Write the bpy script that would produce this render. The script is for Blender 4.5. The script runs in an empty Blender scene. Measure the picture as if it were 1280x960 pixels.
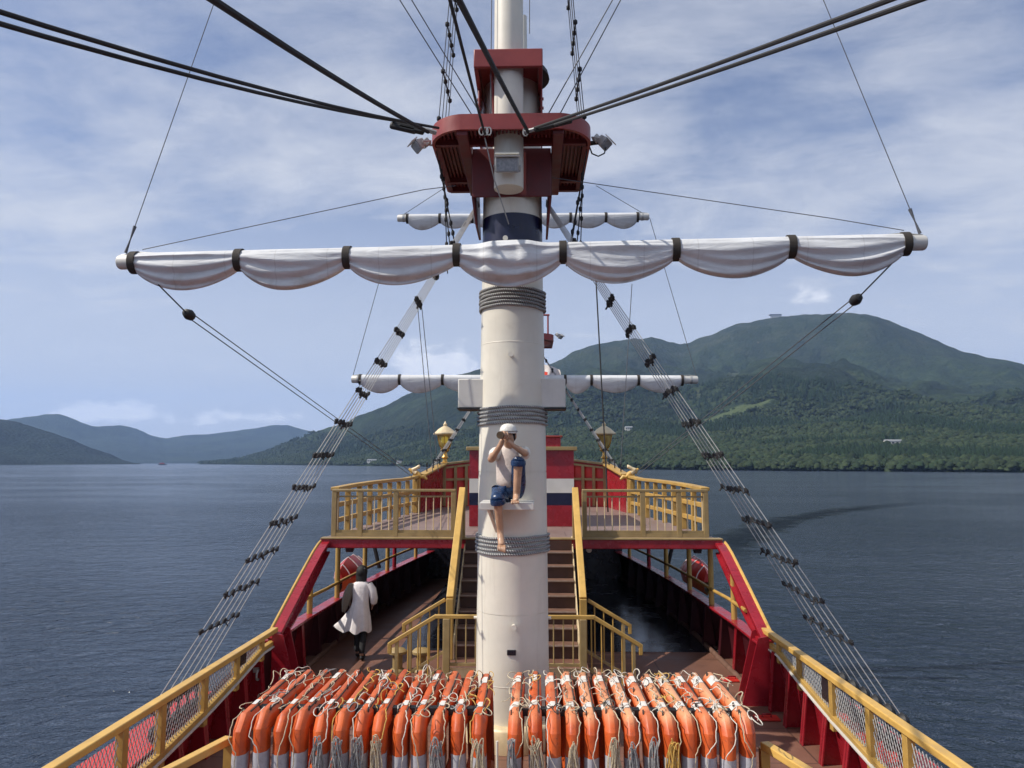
import bpy, math, random
import numpy as np
from mathutils import Vector, Matrix, noise
R = math.radians
PI = math.pi
random.seed(7)
scene = bpy.context.scene
COL = scene.collection

# ------------------------------------------------------------------ camera, world, sun, exposure
CAM = Vector((0.27, 0.0, 3.5))
YAW, PITCH, FPX = R(1.6), R(6.0), 930.0
cam_d = bpy.data.cameras.new("camera")
cam = bpy.data.objects.new("camera", cam_d)
COL.objects.link(cam)
cam.location = CAM
cam.rotation_euler = (PI / 2 + PITCH, 0, YAW)
cam_d.sensor_width = 36.0
cam_d.lens = 36.0 * FPX / 1280.0
cam_d.clip_start = 0.05
cam_d.clip_end = 40000
scene.camera = cam

SUN_EL = R(47)
SUN_DIR = Vector((-math.cos(SUN_EL) * math.sin(R(76)), -math.cos(SUN_EL) * math.cos(R(76)), math.sin(SUN_EL)))
sun_d = bpy.data.lights.new("sun", 'SUN')
sun_d.energy = 5.0
sun_d.angle = R(0.53)
sun_d.color = (1.0, 0.94, 0.85)
sun = bpy.data.objects.new("sun", sun_d)
COL.objects.link(sun)
sun.rotation_euler = SUN_DIR.to_track_quat('Z', 'Y').to_euler()
sun.location = (-20, -5, 30)

scene.view_settings.view_transform = 'Standard'
scene.view_settings.look = 'None'
scene.view_settings.exposure = 0.1
scene.view_settings.gamma = 1.0
scene.view_settings.use_curve_mapping = False
scene.cycles.use_denoising = True
scene.cycles.max_bounces = 6
scene.cycles.diffuse_bounces = 3
scene.cycles.glossy_bounces = 3
scene.cycles.volume_bounces = 1
scene.cycles.use_adaptive_sampling = True


class NT:
    """small helper for node trees"""
    def __init__(self, tree):
        self.t = tree
        self.n = tree.nodes
        self.l = tree.links

    def node(self, kind, **kw):
        n = self.n.new(kind)
        ins = kw.pop('ins', {})
        for k, v in kw.items():
            setattr(n, k, v)
        for k, v in ins.items():
            self.put(n.inputs[k], v)
        return n

    def put(self, sock, v):
        if isinstance(v, bpy.types.NodeSocket):
            self.l.new(v, sock)
        elif isinstance(v, bpy.types.Node):
            self.l.new(v.outputs[0], sock)
        elif hasattr(sock.default_value, '__len__') and not hasattr(v, '__len__'):
            sock.default_value = [v] * len(sock.default_value)
        elif hasattr(sock.default_value, '__len__') and len(sock.default_value) == 4 and len(v) == 3:
            sock.default_value = (*v, 1)
        else:
            sock.default_value = v

    def math(self, op, a, b=0.0, c=0.0, clamp=False):
        n = self.node('ShaderNodeMath', operation=op, use_clamp=clamp)
        self.put(n.inputs[0], a); self.put(n.inputs[1], b); self.put(n.inputs[2], c)
        return n.outputs[0]

    def vmath(self, op, a, b=(0, 0, 0)):
        n = self.node('ShaderNodeVectorMath', operation=op)
        self.put(n.inputs[0], a); self.put(n.inputs[1], b)
        return n

    def noise(self, vec, scale, detail=4.0, rough=0.55, dist=0.0):
        n = self.node('ShaderNodeTexNoise', ins={'Vector': vec, 'Scale': scale, 'Detail': detail, 'Roughness': rough, 'Distortion': dist})
        return n.outputs['Fac']

    def ramp(self, fac, lo, hi, a=0.0, b=1.0):
        n = self.node('ShaderNodeMapRange', clamp=True, interpolation_type='SMOOTHSTEP',
                      ins={'Value': fac, 'From Min': lo, 'From Max': hi, 'To Min': a, 'To Max': b})
        return n.outputs[0]

    def mix(self, fac, a, b, mode='MIX'):
        n = self.node('ShaderNodeMix', data_type='RGBA', blend_type=mode)
        self.put(n.inputs[0], fac); self.put(n.inputs[6], a); self.put(n.inputs[7], b)
        return n.outputs[2]

    def scale_vec(self, vec, s):
        n = self.node('ShaderNodeMapping')
        self.put(n.inputs[0], vec)
        n.inputs['Scale'].default_value = s
        return n.outputs[0]


# ---- sky with thin cloud
world = bpy.data.worlds.new("World")
scene.world = world
world.use_nodes = True
w = NT(world.node_tree)
w.n.clear()
tc = w.node('ShaderNodeTexCoord')
sky = w.node('ShaderNodeTexSky', sky_type='NISHITA')
sky.sun_disc = False
sky.sun_elevation = SUN_EL
sky.sun_rotation = math.atan2(SUN_DIR.x, SUN_DIR.y) % (2 * PI)
sky.altitude = 700
sky.air_density = 1.0
sky.dust_density = 1.2
sky.ozone_density = 1.6
dirv = tc.outputs['Generated']
sep = w.node('ShaderNodeSeparateXYZ', ins={0: dirv})
zc = w.math('MAXIMUM', sep.outputs[2], 0.02)
zp = w.math('ADD', zc, 0.16)
px = w.math('DIVIDE', sep.outputs[0], zp)
py = w.math('DIVIDE', sep.outputs[1], zp)
plane = w.node('ShaderNodeCombineXYZ', ins={0: px, 1: py, 2: 0.0}).outputs[0]
st = w.node('ShaderNodeMapping')
w.put(st.inputs[0], plane)
st.inputs['Rotation'].default_value = (0, 0, R(24))
st.inputs['Scale'].default_value = (0.85, 1.25, 1)
st.inputs['Location'].default_value = (1.3, 4.2, 0.7)
n1 = w.noise(st.outputs[0], 1.1, 7, 0.6, 0.35)
n2 = w.noise(st.outputs[0], 3.6, 8, 0.66, 0.45)
n3 = w.noise(plane, 0.55, 3, 0.5)
cl = w.math('ADD', w.math('MULTIPLY', n1, 0.62), w.math('MULTIPLY', n2, 0.24))
cl = w.math('ADD', cl, w.math('MULTIPLY', n3, 0.22))
veil = w.ramp(cl, 0.39, 0.70, 0.10, 0.95)
hor = w.ramp(sep.outputs[2], 0.0, 0.50, 0.97, 0.0)
veil = w.math('MAXIMUM', veil, hor)
# low cumulus near the horizon, placed by compass direction
azn = w.math('ARCTAN2', sep.outputs[0], sep.outputs[1])
cumn = w.noise(w.scale_vec(dirv, (1, 1, 2.2)), 17, 8, 0.62, 0.3)


def cum(az, half, el0, el1):
    a = w.math('ABSOLUTE', w.math('SUBTRACT', azn, R(az)))
    m = w.ramp(a, R(half) * 0.3, R(half), 1, 0)
    m2 = w.ramp(sep.outputs[2], math.sin(R(el0)), math.sin(R(el0 + 0.8)), 0, 1)
    m3 = w.ramp(sep.outputs[2], math.sin(R(el0 + 0.4)), math.sin(R(el1)), 1, 0)
    return w.math('MULTIPLY', w.math('MULTIPLY', m, m2), m3)


cm = None
for args in ((-7.4, 4.4, 5.6, 10.4), (-30.0, 4.5, 2.4, 5.2), (-20.5, 4.5, 2.6, 4.6), (-25, 3, 2.2, 4.2), (20.6, 2.2, 10.8, 14.0)):
    c = cum(*args)
    if args[0] < -10: c = w.math('MULTIPLY', c, 0.62)
    if args[0] > 0:
        c = w.math('MULTIPLY', c, 0.2)
    cm = c if cm is None else w.math('MAXIMUM', cm, c)
cn2 = w.noise(w.scale_vec(dirv, (1, 1, 1.6)), 34, 6, 0.6, 0.2)
cumf = w.math('ADD', w.math('MULTIPLY', cm, 1.25), w.math('ADD', w.math('MULTIPLY', w.math('SUBTRACT', cumn, 0.5), 2.6), w.math('MULTIPLY', w.math('SUBTRACT', cn2, 0.5), 0.7)))
cumf = w.math('MULTIPLY', w.ramp(cumf, 0.16, 0.72), w.ramp(cm, 0.0, 0.25, 0, 1))
cloudcol = w.mix(n2, (7.0, 7.2, 7.7), (8.4, 8.55, 9.0))
skyc = w.mix(veil, w.mix(1.0, sky.outputs[0], (0.98, 1.0, 1.17), 'MULTIPLY'), cloudcol)
skyc = w.mix(w.math('MULTIPLY', cumf, 0.9), skyc, (11.6, 11.5, 11.6))
bg = w.node('ShaderNodeBackground', ins={'Color': skyc, 'Strength': 0.092})
wo = w.node('ShaderNodeOutputWorld', ins={'Surface': bg.outputs[0]})


# ------------------------------------------------------------------ measuring helpers (true camera of the photograph -> metres)
_cy, _sy, _cp, _sp = math.cos(YAW), math.sin(YAW), math.cos(PITCH), math.sin(PITCH)
_F = Vector((-_sy * _cp, _cy * _cp, _sp)); _RT = Vector((_cy, _sy, 0)); _U = _RT.cross(_F)


def ray(u, v): return _F + _RT * ((u - 640) / FPX) - _U * ((v - 480) / FPX)
def at(u, v, Y):
    r = ray(u, v); return CAM + r * ((Y - CAM.y) / r.y)


# ------------------------------------------------------------------ mesh helpers
class MB:
    def __init__(self):
        self.v = []; self.f = []; self.mi = []; self.sm = []

    def _add(self, vs, fs, m=0, smooth=False):
        o = len(self.v)
        self.v.extend([tuple(p) for p in vs])
        for f in fs:
            self.f.append(tuple(i + o for i in f)); self.mi.append(m); self.sm.append(smooth)
        return self

    def box(self, c, s, rot=None, m=0):
        c = Vector(c); hx, hy, hz = s[0] / 2, s[1] / 2, s[2] / 2
        vs = [Vector((x, y, z)) for x in (-hx, hx) for y in (-hy, hy) for z in (-hz, hz)]
        if rot is not None: vs = [rot @ p for p in vs]
        fs = [(0, 1, 3, 2), (4, 6, 7, 5), (0, 4, 5, 1), (2, 3, 7, 6), (0, 2, 6, 4), (1, 5, 7, 3)]
        return self._add([p + c for p in vs], fs, m)

    def span(self, a, b, m=0):
        a = Vector(a); b = Vector(b)
        return self.box((a + b) / 2, [abs(b[i] - a[i]) for i in range(3)], None, m)

    def bar(self, p0, p1, wd, ht, up=(0, 0, 1), m=0):
        p0 = Vector(p0); p1 = Vector(p1); d = (p1 - p0); L = d.length; d = d / L
        up = Vector(up); s = d.cross(up)
        if s.length < 1e-5: s = d.cross(Vector((0, 1, 0)))
        s.normalize(); u = s.cross(d)
        rot = Matrix((s, d, u)).transposed()
        return self.box((p0 + p1) / 2, (wd, L, ht), rot, m)

    def tube(self, pts, r, n=6, caps=True, m=0, closed=False, smooth=True):
        pts = [Vector(p) for p in pts]; k = len(pts)
        rs = r if isinstance(r, (list, tuple)) else [r] * k
        vs = []; prev = None
        for i in range(k):
            if closed: t = pts[(i + 1) % k] - pts[i - 1]
            else: t = pts[min(i + 1, k - 1)] - pts[max(i - 1, 0)]
            if t.length < 1e-9: t = Vector((0, 0, 1))
            t.normalize()
            if prev is None:
                a = Vector((0, 0, 1)) if abs(t.z) < 0.9 else Vector((1, 0, 0))
                x = t.cross(a).normalized()
            else:
                x = prev - t * prev.dot(t)
                if x.length < 1e-6: x = t.cross(Vector((0.3, 0.5, 0.8)))
                x.normalize()
            prev = x; y = t.cross(x)
            for j in range(n):
                a = 2 * PI * j / n
                vs.append(pts[i] + (x * math.cos(a) + y * math.sin(a)) * rs[i])
        fs = []
        for i in range(k if closed else k - 1):
            b = ((i + 1) % k) * n
            for j in range(n):
                fs.append((i * n + j, i * n + (j + 1) % n, b + (j + 1) % n, b + j))
        if caps and not closed:
            o_ = len(self.v); self._add(vs, fs, m, smooth)
            for face in (tuple(range(n))[::-1], tuple((k - 1) * n + j for j in range(n))):
                self.f.append(tuple(o_ + q for q in face)); self.mi.append(m); self.sm.append(False)
            return self
        return self._add(vs, fs, m, smooth)

    def lathe(self, prof, c=(0, 0, 0), n=24, m=0, smooth=True, axis=None, a0=0.0, a1=2 * PI):
        c = Vector(c); full = abs(a1 - a0 - 2 * PI) < 1e-6
        k = n if full else n + 1
        vs = []
        for (r, z) in prof:
            for j in range(k):
                a = a0 + (a1 - a0) * j / n
                p = Vector((r * math.cos(a), r * math.sin(a), z))
                if axis is not None: p = axis @ p
                vs.append(p + c)
        fs = []
        for i in range(len(prof) - 1):
            for j in range(n):
                j2 = (j + 1) % k
                fs.append((i * k + j, i * k + j2, (i + 1) * k + j2, (i + 1) * k + j))
        o_ = len(self.v); self._add(vs, fs, m, smooth); e_ = (len(prof) - 1) * k
        if full:
            for ok, face in ((prof[0][0] > 1e-6, tuple(range(k))[::-1]), (prof[-1][0] > 1e-6, tuple(range(e_, e_ + k)))):
                if ok: self.f.append(tuple(o_ + q for q in face)); self.mi.append(m); self.sm.append(False)
        return self

    def grid(self, rows, close=False, m=0, smooth=True):
        nr = len(rows); nc = len(rows[0]); vs = [p for r in rows for p in r]; fs = []
        for i in range(nr - 1):
            for j in range(nc if close else nc - 1):
                j2 = (j + 1) % nc
                fs.append((i * nc + j, i * nc + j2, (i + 1) * nc + j2, (i + 1) * nc + j))
        return self._add(vs, fs, m, smooth)

    def cap(self, ring, m=0):
        return self._add(ring, [tuple(range(len(ring)))], m)

    def prism(self, poly, vec, m=0, smooth=False):
        vec = Vector(vec); a = [Vector(p) for p in poly]; n = len(a)
        vs = a + [p + vec for p in a]
        fs = [tuple(range(n))[::-1], tuple(range(n, 2 * n))]
        for i in range(n):
            fs.append((i, (i + 1) % n, n + (i + 1) % n, n + i))
        return self._add(vs, fs, m, smooth)

    def build(self, name, mat, parent=None, bevel=0.0, fix=True):
        me = bpy.data.meshes.new(name)
        off = Vector((0, 0, 0))
        if parent is not None:
            p = parent
            while p is not None:
                off += p.location; p = p.parent
        me.from_pydata([(x - off.x, y - off.y, z - off.z) for x, y, z in self.v], [], self.f)
        for mm in (mat if isinstance(mat, (list, tuple)) else [mat]): me.materials.append(mm)
        me.polygons.foreach_set('material_index', self.mi)
        me.polygons.foreach_set('use_smooth', self.sm)
        me.update()
        if fix and len(self.f) < 60000:
            import bmesh
            bm = bmesh.new(); bm.from_mesh(me)
            bmesh.ops.recalc_face_normals(bm, faces=bm.faces)
            bm.to_mesh(me); bm.free()
        me.set_sharp_from_angle(angle=R(50))
        o = bpy.data.objects.new(name, me)
        COL.objects.link(o)
        if parent is not None: o.parent = parent
        if bevel > 0:
            b = o.modifiers.new("bevel", 'BEVEL'); b.width = bevel; b.segments = 2; b.limit_method = 'ANGLE'; b.angle_limit = R(40)
        return o


def tag(o, label=None, cat=None, group=None, kind=None):
    if label: o['label'] = label
    if cat: o['category'] = cat
    if group: o['group'] = group
    if kind: o['kind'] = kind
    return o


def thing(name, label, cat, loc=(0, 0, 0), group=None):
    o = bpy.data.objects.new(name, None)
    COL.objects.link(o); o.location = loc; o.empty_display_size = 0.2
    return tag(o, label, cat, group)


def copy_tree(o, parent=None):
    c = o.copy(); COL.objects.link(c); c.parent = parent
    for ch in [x for x in o.children]: copy_tree(ch, c)
    return c


def smoothstep(a, b, x):
    t = min(1, max(0, (x - a) / (b - a))); return t * t * (3 - 2 * t)


def interp(x, xs, ys): return float(np.interp(x, xs, ys))


# ------------------------------------------------------------------ materials
def mat(name, col, rough=0.5, var=0.12, scale=6.0, metal=0.0, bump=0.0, bscale=30.0, dirt=None, dirt_amt=0.0, streak=0.0, spec=0.5, rand=0.0, coat=0.0):
    m = bpy.data.materials.new(name); m.use_nodes = True
    t = NT(m.node_tree); p = t.n['Principled BSDF']
    co = t.node('ShaderNodeTexCoord').outputs['Object']
    n = t.noise(co, scale, 6, 0.6)
    lo = [c * (1 - var) for c in col]; hi = [min(1, c * (1 + var)) for c in col]
    c = t.mix(t.ramp(n, 0.3, 0.7), lo, hi)
    if streak > 0:
        sn = t.noise(t.scale_vec(co, (9, 9, 0.7)), 1.5, 5, 0.6)
        c = t.mix(t.ramp(sn, 0.55, 0.8, 0, streak), c, dirt or [x * 0.4 for x in col])
    if dirt and dirt_amt > 0:
        dn = t.noise(co, scale * 0.6, 8, 0.68, 0.3)
        c = t.mix(t.ramp(dn, 0.56, 0.74, 0, dirt_amt), c, dirt)
    if rand > 0:
        oi = t.node('ShaderNodeObjectInfo').outputs['Random']
        h = t.node('ShaderNodeHueSaturation', ins={'Color': c, 'Value': t.math('ADD', t.math('MULTIPLY', oi, rand), 1 - rand / 2)})
        c = h.outputs[0]
    t.put(p.inputs['Base Color'], c)
    t.put(p.inputs['Roughness'], t.ramp(n, 0.25, 0.75, max(0.03, rough - 0.1), min(1, rough + 0.1)))
    p.inputs['Metallic'].default_value = metal
    p.inputs['Specular IOR Level'].default_value = spec
    if coat: p.inputs['Coat Weight'].default_value = coat
    if bump > 0:
        bn = t.noise(co, bscale, 4, 0.6)
        b = t.node('ShaderNodeBump', ins={'Height': bn, 'Strength': bump, 'Distance': 0.01})
        t.put(p.inputs['Normal'], b.outputs[0])
    return m


M = {}
M['white'] = mat('white_paint', (0.71, 0.665, 0.56), 0.45, 0.05, 2.0, dirt=(0.36, 0.28, 0.2), dirt_amt=0.3, streak=0.26, bump=0.15, bscale=9)
M['white_band'] = mat('white_band_paint', (0.62, 0.60, 0.55), 0.45, 0.06, 3.0, dirt=(0.35, 0.3, 0.25), dirt_amt=0.25, streak=0.15)
M['red'] = mat('red_hull_paint', (0.28, 0.013, 0.022), 0.28, 0.14, 3.0, dirt=(0.09, 0.018, 0.018), dirt_amt=0.5, streak=0.4, bump=0.15, bscale=14)
M['red_top'] = mat('red_brown_paint', (0.26, 0.038, 0.034), 0.45, 0.12, 4.0, dirt=(0.12, 0.035, 0.03), dirt_amt=0.4, bump=0.1)
M['red_boat'] = mat('boat_red_paint', (0.40, 0.022, 0.015), 0.4, 0.15, 4.0, dirt=(0.15, 0.02, 0.02), dirt_amt=0.4)
M['red_under_shade'] = mat('maroon_paint_with_shade', (0.125, 0.016, 0.017), 0.5, 0.18, 5.0, dirt=(0.05, 0.012, 0.012), dirt_amt=0.5)  # dark paint, with the shade of the underside mixed into the colour
M['red_dark'] = mat('dark_red_paint', (0.085, 0.018, 0.016), 0.6, 0.2, 4.0)
M['red_bright'] = mat('bright_red_paint', (0.55, 0.03, 0.02), 0.4, 0.12, 5.0, dirt=(0.25, 0.03, 0.02), dirt_amt=0.3)
M['yellow'] = mat('ochre_paint', (0.43, 0.262, 0.065), 0.5, 0.12, 5.0, dirt=(0.2, 0.11, 0.05), dirt_amt=0.62, bump=0.1)
M['yellow_b'] = mat('bright_ochre_paint', (0.58, 0.355, 0.09), 0.45, 0.1, 5.0, dirt=(0.28, 0.16, 0.06), dirt_amt=0.55)
M['tan'] = mat('tan_paint', (0.31, 0.22, 0.095), 0.5, 0.12, 6.0, dirt=(0.15, 0.1, 0.06), dirt_amt=0.4)
M['gold'] = mat('gold_paint', (0.62, 0.36, 0.09), 0.3, 0.15, 8.0, metal=0.65)
M['gold_pale'] = mat('pale_gold_paint', (0.72, 0.58, 0.36), 0.4, 0.1, 8.0, metal=0.2)
M['deck'] = mat('brown_deck_paint', (0.175, 0.085, 0.058), 0.45, 0.16, 2.2, dirt=(0.085, 0.05, 0.04), dirt_amt=0.5, bump=0.25, bscale=60)


def plated(m, sx, sy, dark):
    # welded plate joints on a deck
    t = NT(m.node_tree); p = t.n['Principled BSDF']
    src = p.inputs['Base Color'].links[0].from_socket
    co = t.node('ShaderNodeTexCoord').outputs['Object']
    br = t.node('ShaderNodeTexBrick', ins={'Vector': co, 'Scale': 1.0, 'Mortar Size': 0.012, 'Mortar Smooth': 0.3, 'Brick Width': sx, 'Row Height': sy, 'Color1': (0, 0, 0, 1), 'Color2': (0.25, 0.25, 0.25, 1), 'Mortar': (1, 1, 1, 1)})
    f = br.outputs['Fac']
    c = t.mix(t.math('MULTIPLY', f, 0.75), src, dark)
    wr = t.noise(t.scale_vec(co, (1.0, 0.4, 1)), 3.0, 7, 0.7, 0.5)
    c = t.mix(t.ramp(wr, 0.58, 0.72, 0, 0.35), c, [min(1, x * 3.2) for x in dark])
    t.put(p.inputs['Base Color'], c)


plated(M['deck'], 2.4, 1.15, (0.05, 0.03, 0.024))
M['deck_up'] = mat('grey_brown_deck_paint', (0.21, 0.145, 0.125), 0.55, 0.14, 2.2, dirt=(0.11, 0.08, 0.07), dirt_amt=0.45, bump=0.25, bscale=60)
M['red_in_shade'] = mat('shaded_red_paint', (0.055, 0.008, 0.012), 0.4, 0.2, 3.0, dirt=(0.02, 0.006, 0.006), dirt_amt=0.4)  # bulwark red darkened to paint in the shade below the upper deck
M['deck_shade'] = mat('deck_shade_colour', (0.018, 0.018, 0.024), 0.22, 0.3, 1.5, bump=0.2, bscale=20)  # near-black colour standing in for shade on the covered deck
plated(M['deck_up'], 1.8, 0.9, (0.08, 0.055, 0.05))
M['navy'] = mat('navy_paint', (0.006, 0.008, 0.035), 0.35, 0.15, 4.0)
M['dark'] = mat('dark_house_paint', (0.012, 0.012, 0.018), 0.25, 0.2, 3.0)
M['black'] = mat('black_rubber', (0.012, 0.012, 0.013), 0.6, 0.2, 20)
M['blackrope'] = mat('tarred_rope', (0.018, 0.018, 0.02), 0.75, 0.3, 60, bump=0.4, bscale=120)
M['ratline'] = mat('ratline_cord', (0.02, 0.02, 0.022), 0.8, 0.3, 60)
M['wire'] = mat('galvanised_wire', (0.36, 0.36, 0.35), 0.5, 0.15, 40, metal=0.3)
M['wire_dark'] = mat('dark_wire', (0.09, 0.095, 0.11), 0.6, 0.2, 40)
M['steel'] = mat('grey_steel', (0.42, 0.42, 0.41), 0.4, 0.15, 18, metal=0.4)
M['strap'] = mat('dark_webbing', (0.035, 0.028, 0.022), 0.8, 0.2, 40, bump=0.4, bscale=150)
M['skin_statue'] = mat('statue_skin_paint', (0.46, 0.27, 0.165), 0.35, 0.12, 12, dirt=(0.2, 0.1, 0.06), dirt_amt=0.5, bump=0.3, bscale=40)
M['shirt_statue'] = mat('statue_shirt_paint', (0.60, 0.51, 0.45), 0.55, 0.12, 14, dirt=(0.22, 0.15, 0.12), dirt_amt=0.5, bump=0.4, bscale=26)
M['cloth_white'] = mat('statue_white_paint', (0.72, 0.69, 0.62), 0.4, 0.1, 14, dirt=(0.4, 0.33, 0.28), dirt_amt=0.4, bump=0.3, bscale=30)
M['jeans_statue'] = mat('statue_blue_paint', (0.012, 0.035, 0.095), 0.28, 0.3, 12, dirt=(0.01, 0.02, 0.05), dirt_amt=0.6, bump=0.5, bscale=28)
M['skin'] = mat('skin', (0.36, 0.2, 0.14), 0.5, 0.08, 20)
M['hair'] = mat('black_hair', (0.006, 0.005, 0.005), 0.7, 0.3, 60, bump=0.5, bscale=90)
M['dress'] = mat('white_cotton', (0.74, 0.69, 0.67), 0.8, 0.06, 14, bump=1.0, bscale=16)
M['shawl'] = mat('grey_knit', (0.17, 0.145, 0.115), 0.9, 0.12, 30, bump=0.4, bscale=90)
M['trousers'] = mat('black_cotton', (0.012, 0.012, 0.014), 0.8, 0.2, 20)
M['rope_cream'] = mat('cream_cord', (0.52, 0.44, 0.3), 0.85, 0.2, 50, bump=0.4, bscale=140)
M['rope_pale'] = mat('pale_cord', (0.6, 0.56, 0.48), 0.85, 0.2, 50)
M['rope_yellow'] = mat('yellow_cord', (0.55, 0.34, 0.08), 0.8, 0.2, 50)
M['rope_grey'] = mat('grey_cord', (0.3, 0.3, 0.29), 0.85, 0.25, 50, bump=0.4, bscale=140)
M['rope_dark'] = mat('dark_cord', (0.05, 0.04, 0.035), 0.85, 0.2, 50)


def laid_rope(name, light, dark, n_):
    # three-strand laid rope wound round a vertical mast: strand pattern follows the angle round the mast
    m = bpy.data.materials.new(name); m.use_nodes = True
    t = NT(m.node_tree); p = t.n['Principled BSDF']
    co = t.node('ShaderNodeTexCoord').outputs['Object']
    sp = t.node('ShaderNodeSeparateXYZ', ins={0: co})
    a = t.math('ARCTAN2', sp.outputs[1], sp.outputs[0])
    ph = t.math('ADD', t.math('MULTIPLY', a, n_), t.math('MULTIPLY', sp.outputs[2], 90.0))
    s_ = t.math('SINE', ph)
    n1_ = t.noise(co, 8, 4, 0.6)
    c = t.mix(t.ramp(s_, -0.5, 0.5), dark, light)
    c = t.mix(t.ramp(n1_, 0.35, 0.75, 0, 0.5), c, [x * 0.5 for x in light])
    t.put(p.inputs['Base Color'], c); p.inputs['Roughness'].default_value = 0.8
    b_ = t.node('ShaderNodeBump', ins={'Height': s_, 'Strength': 0.6, 'Distance': 0.006})
    t.put(p.inputs['Normal'], b_.outputs[0])
    return m


M['wraprope'] = laid_rope('grey_laid_rope', (0.52, 0.515, 0.5), (0.07, 0.07, 0.072), 95.0)
M['rope_white'] = mat('white_rope', (0.40, 0.40, 0.395), 0.8, 0.1, 40)
M['tape'] = mat('reflective_grey_tape', (0.42, 0.42, 0.45), 0.35, 0.1, 20, dirt=(0.25, 0.2, 0.18), dirt_amt=0.5)
M['tape_white'] = mat('white_tape', (0.66, 0.63, 0.58), 0.4, 0.1, 20, dirt=(0.4, 0.3, 0.25), dirt_amt=0.4)
M['lampglass'] = mat('lens_glass', (0.35, 0.37, 0.38), 0.12, 0.2, 30, metal=0.2)
M['brownflag'] = mat('red_cloth', (0.6, 0.04, 0.02), 0.8, 0.1, 10)
M['nosing'] = mat('worn_tread_nosing', (0.30, 0.23, 0.19), 0.5, 0.2, 12)
M['teak'] = mat('brown_tread', (0.15, 0.08, 0.055), 0.6, 0.15, 8)
M['stairdark'] = mat('dark_brown_riser', (0.062, 0.028, 0.02), 0.5, 0.2, 4)


def orange_mat(bleach):
    m = bpy.data.materials.new('orange_float_skin'); m.use_nodes = True
    t = NT(m.node_tree); p = t.n['Principled BSDF']
    co = t.node('ShaderNodeTexCoord').outputs['Object']
    oi = t.node('ShaderNodeObjectInfo').outputs['Random']
    off = t.vmath('ADD', co, t.node('ShaderNodeCombineXYZ', ins={0: t.math('MULTIPLY', oi, 37.0), 1: t.math('MULTIPLY', oi, 11.0), 2: 0}).outputs[0]).outputs[0]
    n = t.noise(off, 3.0, 6, 0.6)
    c = t.mix(t.ramp(n, 0.3, 0.7), (0.44, 0.064, 0.011), (0.63, 0.112, 0.018))
    # sun-bleached upper edge: the plastic itself has faded on the top bar
    sepz = t.node('ShaderNodeSeparateXYZ', ins={0: co}).outputs[2]
    fade = t.math('MULTIPLY', t.ramp(sepz, -0.10, 0.02, 0, 1), t.ramp(t.math('ADD', t.noise(off, 1.3, 4, 0.6), t.math('MULTIPLY', oi, 0.5)), 0.42, 0.95, 0, bleach))
    c = t.mix(fade, c, (0.78, 0.42, 0.22))
    sc = t.noise(t.scale_vec(off, (14, 2, 14)), 2.0, 6, 0.7)
    c = t.mix(t.ramp(sc, 0.54, 0.74, 0, 0.7), c, (0.17, 0.05, 0.028))
    t.put(p.inputs['Base Color'], c)
    t.put(p.inputs['Roughness'], t.ramp(n, 0.3, 0.7, 0.38, 0.6))
    b = t.node('ShaderNodeBump', ins={'Height': t.noise(off, 24, 4, 0.6), 'Strength': 0.25, 'Distance': 0.01})
    t.put(p.inputs['Normal'], b.outputs[0])
    return m


M['orange'] = orange_mat(0.12)
M['orange_faded'] = orange_mat(0.85)


def sail_mat():
    m = bpy.data.materials.new('furled_canvas'); m.use_nodes = True
    t = NT(m.node_tree); p = t.n['Principled BSDF']
    co = t.node('ShaderNodeTexCoord').outputs['Object']
    n = t.noise(t.scale_vec(co, (1.2, 3, 3)), 1.6, 8, 0.68, 0.5)
    c = t.mix(t.ramp(n, 0.35, 0.75), (0.66, 0.67, 0.675), (0.53, 0.535, 0.54))
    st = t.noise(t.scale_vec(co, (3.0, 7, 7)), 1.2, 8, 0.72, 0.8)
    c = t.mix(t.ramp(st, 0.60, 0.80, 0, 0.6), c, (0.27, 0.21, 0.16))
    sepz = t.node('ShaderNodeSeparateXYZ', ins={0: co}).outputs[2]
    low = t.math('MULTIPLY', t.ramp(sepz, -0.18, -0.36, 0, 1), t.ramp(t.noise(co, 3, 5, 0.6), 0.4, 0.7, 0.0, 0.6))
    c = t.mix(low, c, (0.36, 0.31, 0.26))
    t.put(p.inputs['Base Color'], c)
    seam = t.math('ABSOLUTE', t.math('SUBTRACT', t.math('FRACT', t.math('MULTIPLY', t.node('ShaderNodeSeparateXYZ', ins={0: co}).outputs[0], 1.55)), 0.5))
    c = t.mix(t.ramp(seam, 0.005, 0.016, 0.2, 0), c, (0.25, 0.23, 0.21))
    t.put(p.inputs['Base Color'], c)
    p.inputs['Roughness'].default_value = 0.6
    b1 = t.noise(t.scale_vec(co, (1.3, 6, 6)), 1.6, 3, 0.5, 0.9)
    b2 = t.noise(co, 16, 5, 0.6, 0.5)
    h = t.math('ADD', b1, t.math('MULTIPLY', b2, 0.10))
    b = t.node('ShaderNodeBump', ins={'Height': h, 'Strength': 0.3, 'Distance': 0.05})
    t.put(p.inputs['Normal'], b.outputs[0])
    return m


M['sail'] = sail_mat()


def glow_mat():
    m = bpy.data.materials.new('lit_lamp'); m.use_nodes = True
    t = NT(m.node_tree); p = t.n['Principled BSDF']
    co = t.node('ShaderNodeTexCoord').outputs['Object']
    p.inputs['Base Color'].default_value = (0.7, 0.6, 0.1, 1)
    t.put(p.inputs['Emission Color'], t.mix(t.noise(co, 5), (1, 0.85, 0.1), (1, 0.95, 0.3)))
    p.inputs['Emission Strength'].default_value = 0.7
    return m


M['glow'] = glow_mat()


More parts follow.
